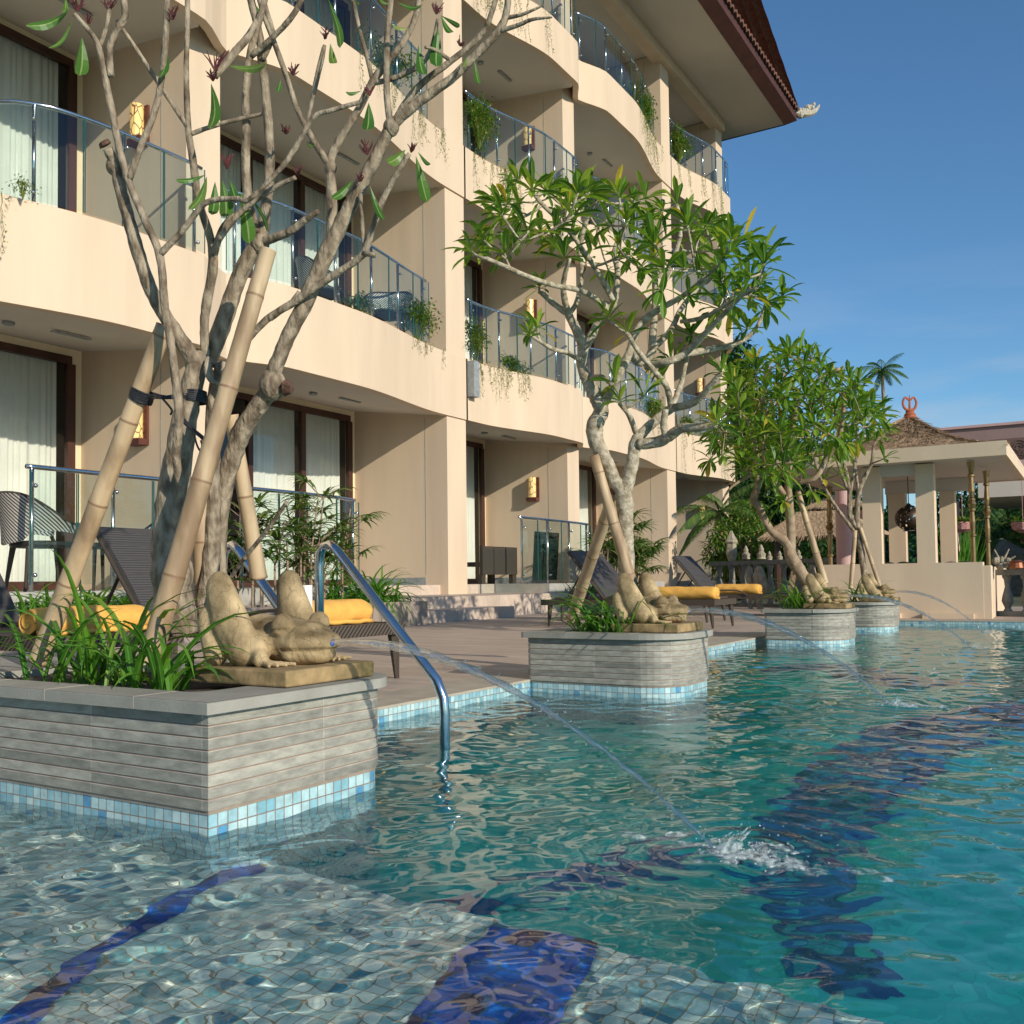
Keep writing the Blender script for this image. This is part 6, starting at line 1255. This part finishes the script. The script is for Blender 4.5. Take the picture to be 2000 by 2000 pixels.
# brass post and pink column left of the pavilion
p = ony(1622, 1090, 14.2); m_ = brass(p.x, p.y, .5, ony(1622, 950, 14.2).z, .04); single('brass_post', m_, MAT['bronze'], 'turned brass post left of the pink column', 'post', org=(p.x, p.y, .5))
mb = MB(); mb.box((p.x - .35, p.y - .05, DECKZ), (p.x + .2, p.y + .1, .5)); single('low_wall', mb, MAT['stucco'], 'low cream wall carrying the turned brass post', 'wall')
a_, b_ = ony(1634, 960, 15.5), ony(1660, 960, 15.5); r_ = (b_.x - a_.x) * .62; mb = MB(); mb.lathe((a_.x * .5 + b_.x * .5, 15.5, DECKZ), [(r_, 0), (r_, ony(1647, 950, 15.5).z), (r_ * 1.1, ony(1647, 945, 15.5).z)], 24); single('pink_column', mb, MAT['pink'], 'round pink column left of the pavilion', 'column', smooth=False)
# ---------------------------------------------------------------- long mauve building behind
LB = thing('long_building', (0, 26, 0), 'long mauve building with a scalloped brown frieze behind the pavilion', 'building')
def zY(y, Y): return ony(1900, y, Y).z
YL = 24.0
mb = MB(); mb.box((-4.2, YL, zY(862, YL)), (14, YL + .4, zY(836, YL))); mb.build('parapet', MAT['mauve'], LB)
mb = MB(); mb.box((-4.25, YL - .06, zY(836, YL)), (14.1, YL + .42, zY(831, YL))); mb.build('cornice', MAT['pink'], LB)
m, n, l, b = newmat('scalloped_frieze'); b.inputs['Roughness'].default_value = .6; b.inputs['Base Color'].default_value = (.17, .10, .08, 1); MAT['frieze'] = m
mb = MB(); mb.box((-4.2, YL - .02, zY(905, YL)), (14, YL + .38, zY(862, YL)))
zf = zY(864, YL); rr = .17
for row in range(3):
    for i in range(90):
        cx = -4.1 + i * rr * 2 + (rr if row % 2 else 0); cz = zf - .06 - row * .16
        for r2_ in (rr, rr * .66, rr * .33): mb.tube([(cx + r2_ * math.cos(t_), YL - .03, cz - rr * .8 + r2_ * math.sin(t_)) for t_ in [math.pi * q / 8 for q in range(9)]], .012, 4, caps=False)
mb.build('frieze', MAT['frieze'], LB)
mb = MB(); mb.box((-2.2, YL - .1, zY(945, YL)), (14, YL + .3, zY(905, YL))); mb.build('lintel', MAT['pink'], LB)
mb = MB(); mb.box((-2.2, YL - .3, zY(975, YL)), (14, YL + 4, zY(945, YL) - .01)); mb.build('soffit_beam', MAT['soffit'], LB)
for (x0, x1) in ((1858, 1872), (2100, 2120)):
    a_, b_ = ony(x0, 1000, YL + .5), ony(x1, 1000, YL + .5); mb = MB(); mb.box((a_.x, YL + .3, 0), (b_.x, YL + .7, zY(975, YL))); mb.build('column', MAT['pink'], LB)
for k, (x, y) in enumerate(((1880, 1022), (1998, 1022))):
    p = ony(x, y, 20); t = thing('hanging_basket', p, ('left pinkish hanging basket behind the brass posts', 'pinkish hanging basket at the right edge of the photo')[k], 'hanging basket', 'hanging baskets of the long building'); mb = MB(); mb.lathe((p.x, p.y, p.z - .18), [(.05, 0), (.17, .06), (.21, .18), (.19, .2)], 12); mb.tube([(p.x, p.y, p.z), (p.x, p.y, 2.55)], .008, 4); mb.build('bowl', MAT['basket'], t)
    random.seed(80 + k); mb = MB(); 
    for q in range(60): leaf(mb, (p.x + random.gauss(0, .1), p.y + random.gauss(0, .1), p.z + .02), (random.gauss(0, 1), random.gauss(0, 1), random.uniform(.2, 1.4)), .16, .07, .6, shape='e', segs=3, rnd=random.random())
    mb.build('foliage', MAT['bush'], t)
# copper lamp and cactus on the right balustrade
p = ony(1985, 1112, 12.6); mb = MB(); mb.lathe((p.x, p.y, .62), [(.07, 0), (.08, .01), (.07, .07), (.09, .08), (.04, .10)], 12); single('copper_lamp', mb, MAT['copper'], 'round copper lamp standing on the right balustrade', 'lamp')
p = ony(1957, 1108, 12.7); mb = MB(); random.seed(5)
for k in range(9): mb.ball((p.x + random.gauss(0, .05), p.y + random.gauss(0, .03), .65 + random.uniform(0, .08)), random.uniform(.03, .05), 7, 5)
for k in range(4): mb.tube([(p.x, p.y, .68), (p.x + random.uniform(-.14, .18), p.y, .68 + random.uniform(.05, .18))], [.02, .008], 5)
single('cactus', mb, MAT['pale_stone'], 'pale knobbly cactus on the balustrade beside the copper lamp', 'plant')
# thatched huts behind
for k, (xa, xb, ye, xp, yp, Y, lab) in enumerate(((1482, 1720, 1050, 1560, 1000, 20.0, 'low thatched hut roof behind the third planter'), (1570, 1700, 992, 1625, 968, 24.0, 'small thatched roof peak left of the pink column'))):
    a, b_ = ony(xa, ye, Y), ony(xb, ye, Y); ap = ony(xp, yp, Y + .9); d = b_ - a; z0 = a.z; t = thing('thatched_hut', (a.x, Y, 0), lab, 'hut', 'thatched huts in the garden')
    c4 = [Vector((a.x, Y, z0)), Vector((b_.x, Y, z0)), Vector((b_.x, Y + 2.2, z0)), Vector((a.x, Y + 2.2, z0))]; mb = MB(); random.seed(90 + k)
    ap2 = ap + (Vector((.9, 0, 0)) if k == 0 else Vector((.2, 0, 0)))
    mb.add([*c4, ap, ap2], [(0, 1, 5, 4), (1, 2, 5), (2, 3, 4, 5), (3, 0, 4)])
    for q in range(2600):
        u, v = random.random(), random.random(); side = random.choice([0, 0, 0, 3]); p0, p1 = c4[side], c4[(side + 1) % 4]; q0, q1 = (ap, ap2) if side == 0 else (ap, ap); s_ = p0.lerp(p1, u).lerp(q0.lerp(q1, u), v * 1.0); dn = (p0.lerp(p1, u) - q0.lerp(q1, u)).normalized(); w_ = (p1 - p0).normalized() * .009; e = s_ + dn * random.uniform(.1, .22) + Vector((0, 0, random.uniform(-.03, .012)))
        mb.add([s_ - w_ + Vector((0, 0, .012)), s_ + w_ + Vector((0, 0, .012)), e + w_ * .3, e - w_ * .3], [(0, 1, 2, 3)])
    mb.build('thatched_roof', MAT['thatch'], t)
    for x in (a.x + .3, b_.x - .3): m2_ = MB(); m2_.tube([(x, Y + .3, 0), (x, Y + .3, z0 + .05)], .07, 8); m2_.build('post', MAT['wood'], t)
p = ony(1450, 1010, 19); 
# stone lamp beside the last pillar
p = ony(1428, 1030, 20.5); mb = MB(); mb.lathe((p.x, p.y, 0), [(.08, 0), (.06, .9), (.10, 1.0), (.13, 1.1), (.11, 1.3), (.15, 1.35), (.07, 1.5), (.02, 1.6)], 6); single('stone_lantern', mb, MAT['pale_stone'], 'pale stone garden lantern beside the last pillar', 'lantern')

# ---------------------------------------------------------------- background greenery
def far_tree(px, Y, zt, rad, n_, label, seed, mat='far_leaf', lf=.5, trunk=True, name='garden_tree', zb=None):
    random.seed(seed); c = ony(px, 1100, Y); t = thing(name, (c.x, Y, 0), label, 'tree', 'trees behind the hotel and pavilion'); mw, ml_ = MB(), MB(); zc = zt - rad[2]
    hubs = []
    for k in range(16):
        d = Vector((random.gauss(0, 1), random.gauss(0, 1), random.gauss(0, 1))).normalized() * random.uniform(.35, .95); h = Vector((c.x + d.x * rad[0], Y + d.y * rad[1], zc + d.z * rad[2])); hubs.append((h, random.uniform(.25, .5)))
        mw.tube([(c.x, Y, max(.2, zc - rad[2] * .8)), Vector((c.x, Y, zc - rad[2] * .2)).lerp(h, .45), h], [.10 * rad[0] / 2, .06 * rad[0] / 2, .02], 5)
    mw.tube([(c.x, Y, 0), (c.x + .05, Y, max(.2, zc - rad[2] * .75))], [.12 * rad[0] / 2 + .03, .11 * rad[0] / 2], 7)
    for i in range(n_):
        h, s_ = random.choice(hubs); d = Vector((random.gauss(0, 1), random.gauss(0, 1), random.gauss(0, 1))).normalized() * random.uniform(.5, 1.05) * s_; p = h + Vector((d.x * rad[0], d.y * rad[1], d.z * rad[2] * .85))
        dr = d.normalized() + Vector((random.gauss(0, .7), random.gauss(0, .7), random.gauss(.1, .6))); leaf(ml_, p, dr, lf * random.uniform(.6, 1.2), lf * .36, .7, shape='e', segs=2, fold=.15, rnd=random.random())
    mw.build('trunk', MAT['bark_far'], t); ml_.build('crown', MAT[mat], t); return t
far_tree(1425, 30.0, 8.4, (1.3, 2.0, 2.6), 4200, 'tall dark tree close behind the end of the hotel', 101, lf=.26)
far_tree(1500, 27.0, 5.6, (1.5, 1.6, 2.2), 4200, 'dark green tree behind the crown of the third planter tree', 102, lf=.26)
far_tree(1580, 28.0, 4.6, (1.6, 1.6, 2.0), 4200, 'shiny dark leaved tree above the small hut', 103, lf=.24)
far_tree(1455, 21.5, 2.6, (.75, .8, 1.3), 2600, 'yellow green shrub tree beside the last pillar', 104, mat='bush_green', lf=.17)
far_tree(1540, 23.5, 1.75, (1.5, .7, .95), 2600, 'low dark bush below the hut eaves', 105, lf=.18)
far_tree(1640, 26.5, 2.3, (1.6, .8, 1.2), 2600, 'dark bush between the hut and the pink column', 106, lf=.2)
far_tree(1740, 36.0, 3.2, (1.7, 1.5, 1.7), 3200, 'tree seen through the left opening of the pavilion', 107, lf=.3)
far_tree(1880, 38.0, 4.4, (2.2, 1.5, 2.4), 4200, 'tree seen behind the two brass posts', 108, lf=.32)
far_tree(1990, 36.0, 4.2, (2.0, 1.5, 2.3), 4200, 'dark tree at the right edge under the long building', 109, lf=.32)
far_tree(2080, 30.0, 3.9, (2.0, 1.5, 2.2), 2500, 'tree just beyond the right edge of the view', 110, lf=.32)
far_tree(1300, 34.0, 4.5, (2.5, 1.5, 2.4), 2500, 'tree behind the open end bay of the hotel', 111, lf=.3)
far_tree(1335, 27.2, 2.6, (.5, .5, .9), 900, 'small frangipani seen through the end bay of the hotel', 112, mat='leaf', lf=.22)
def palm(px, py, Y, s_, label, seed, zb=0, nf=16):
    random.seed(seed); c = ony(px, py, Y); t = thing('coconut_palm', (c.x, Y, zb), label, 'palm', 'palms behind the pavilion'); mw, ml_ = MB(), MB(); mw.tube([(c.x + .3 * s_, Y, zb), (c.x + .1 * s_, Y, c.z * .5 + zb * .5), (c.x, Y, c.z)], [.14 * s_, .10 * s_, .09 * s_], 8, 4); mw.build('trunk', MAT['bark_far'], t)
    for k in range(nf):
        a = k * 2.4; el = 1.1 - 1.6 * (k / nf); L = s_ * random.uniform(1.3, 1.7); p = Vector((c.x, Y, c.z)); d = Vector((math.cos(a) * math.cos(el), math.sin(a) * math.cos(el), math.sin(el))); P = [p.copy()]
        for i in range(10): d = (d + Vector((0, 0, -.13))).normalized(); p = p + d * L / 10; P.append(p.copy())
        ml_.tube(P, [.02 * s_ * (1 - i / 11) for i in range(11)], 4)
        for i in range(1, 10):
            for q in range(4):
                b0 = P[i].lerp(P[i + 1], q / 4); dd = (P[i + 1] - P[i]).normalized(); sd = dd.cross(Vector((0, 0, 1))).normalized()
                for s2 in (-1, 1): leaf(ml_, b0, dd * .6 + sd * s2 + Vector((0, 0, -.45)), s_ * .42 * math.sin(math.pi * (i + 1) / 12 + .2), .035 * s_, .5, shape='blade', segs=2, rnd=random.uniform(0, .8))
    ml_.build('frond', MAT['palm_leaf'], t); return t
palm(1723, 722, 60, 1.05, 'lone coconut palm against the sky above the pavilion roof', 120)
palm(1925, 1050, 30, 1.3, 'drooping palm fronds behind the right brass post', 121, nf=18)
palm(1985, 1010, 33, 1.5, 'palm fronds at the right edge below the long building', 122, nf=18)
palm(1405, 1000, 22, .9, 'small palm with a brown trunk by the end of the hotel', 123, nf=14)
mb = MB(); random.seed(130); p = ony(1875, 1095, 22)
for k in range(220): leaf(mb, (p.x + random.gauss(0, .12), p.y + random.gauss(0, .1), .1), (random.gauss(0, .16), random.gauss(0, .16), 1), random.uniform(.9, 1.75), .03, .25, shape='blade', segs=4, rnd=random.uniform(.3, .8))
single('tall_grass', mb, MAT['blade'], 'bright green clump of tall grass behind the left brass post', 'plant', org=(p.x, p.y, .1))
# dark pointed roof far right
a = ony(1935, 1085, 28); b_ = ony(2020, 1095, 28); ap = ony(1955, 1050, 29); mb = MB(); mb.add([(a.x, 28, a.z), (b_.x, 28, a.z), (b_.x, 30.5, a.z), (a.x, 30.5, a.z), ap, (a.x, 28, 0), (b_.x, 28, 0), (b_.x, 30.5, 0), (a.x, 30.5, 0)], [(0, 1, 4), (1, 2, 4), (2, 3, 4), (3, 0, 4), (0, 5, 6, 1), (1, 6, 7, 2), (3, 2, 7, 8), (0, 3, 8, 5)])
single('dark_hut', mb, MAT['grey_stone'], 'hut with a dark pointed roof behind the right balustrade', 'hut')
# wooded hill behind everything
mb = MB(); N = 60; V = []; random.seed(140)
def hillz(x, y):
    h = 0
    for cx, cy, rx, ry, hh in ((-68, 150, 25, 45, 50), (-140, 150, 60, 50, 52), (-10, 200, 80, 40, 3)): h += hh * math.exp(-((x - cx) / rx) ** 2 - ((y - cy) / ry) ** 2)
    return h + noise.noise(Vector((x * .05, y * .05, 0))) * 2
xs2 = [-220 + 380 * i / 70 for i in range(71)]; ys2 = [60 + 220 * j / 40 for j in range(41)]
for y in ys2:
    for x in xs2: V.append((x, y, hillz(x, y) * ss(60, 95, y) - .3))
mb.add(V, [(j * 71 + i, j * 71 + i + 1, (j + 1) * 71 + i + 1, (j + 1) * 71 + i) for j in range(40) for i in range(70)])
structure('hill', mb, M('hill_ground', (.02, .045, .012), .95, .3, .3), smooth=True)
mb = MB()
for i in range(42000):
    x, y = random.uniform(-190, 120), random.uniform(66, 185); z = hillz(x, y) * ss(60, 95, y)
    hh = 3.5 * (.5 + .6 * noise.noise(Vector((x * .12, y * .12, 5)))) + 2; p = (x, y, z + random.uniform(.1, 1) * hh)
    leaf(mb, p, (random.gauss(0, 1), random.gauss(0, 1), random.gauss(.3, .6)), random.uniform(1.0, 2.0), .8, .5, shape='e', segs=2, rnd=random.random())
o = mb.build('hillside_wood', MAT['far_leaf']); tag(o, 'dark green wooded hillside beyond the garden', None, None, 'stuff')
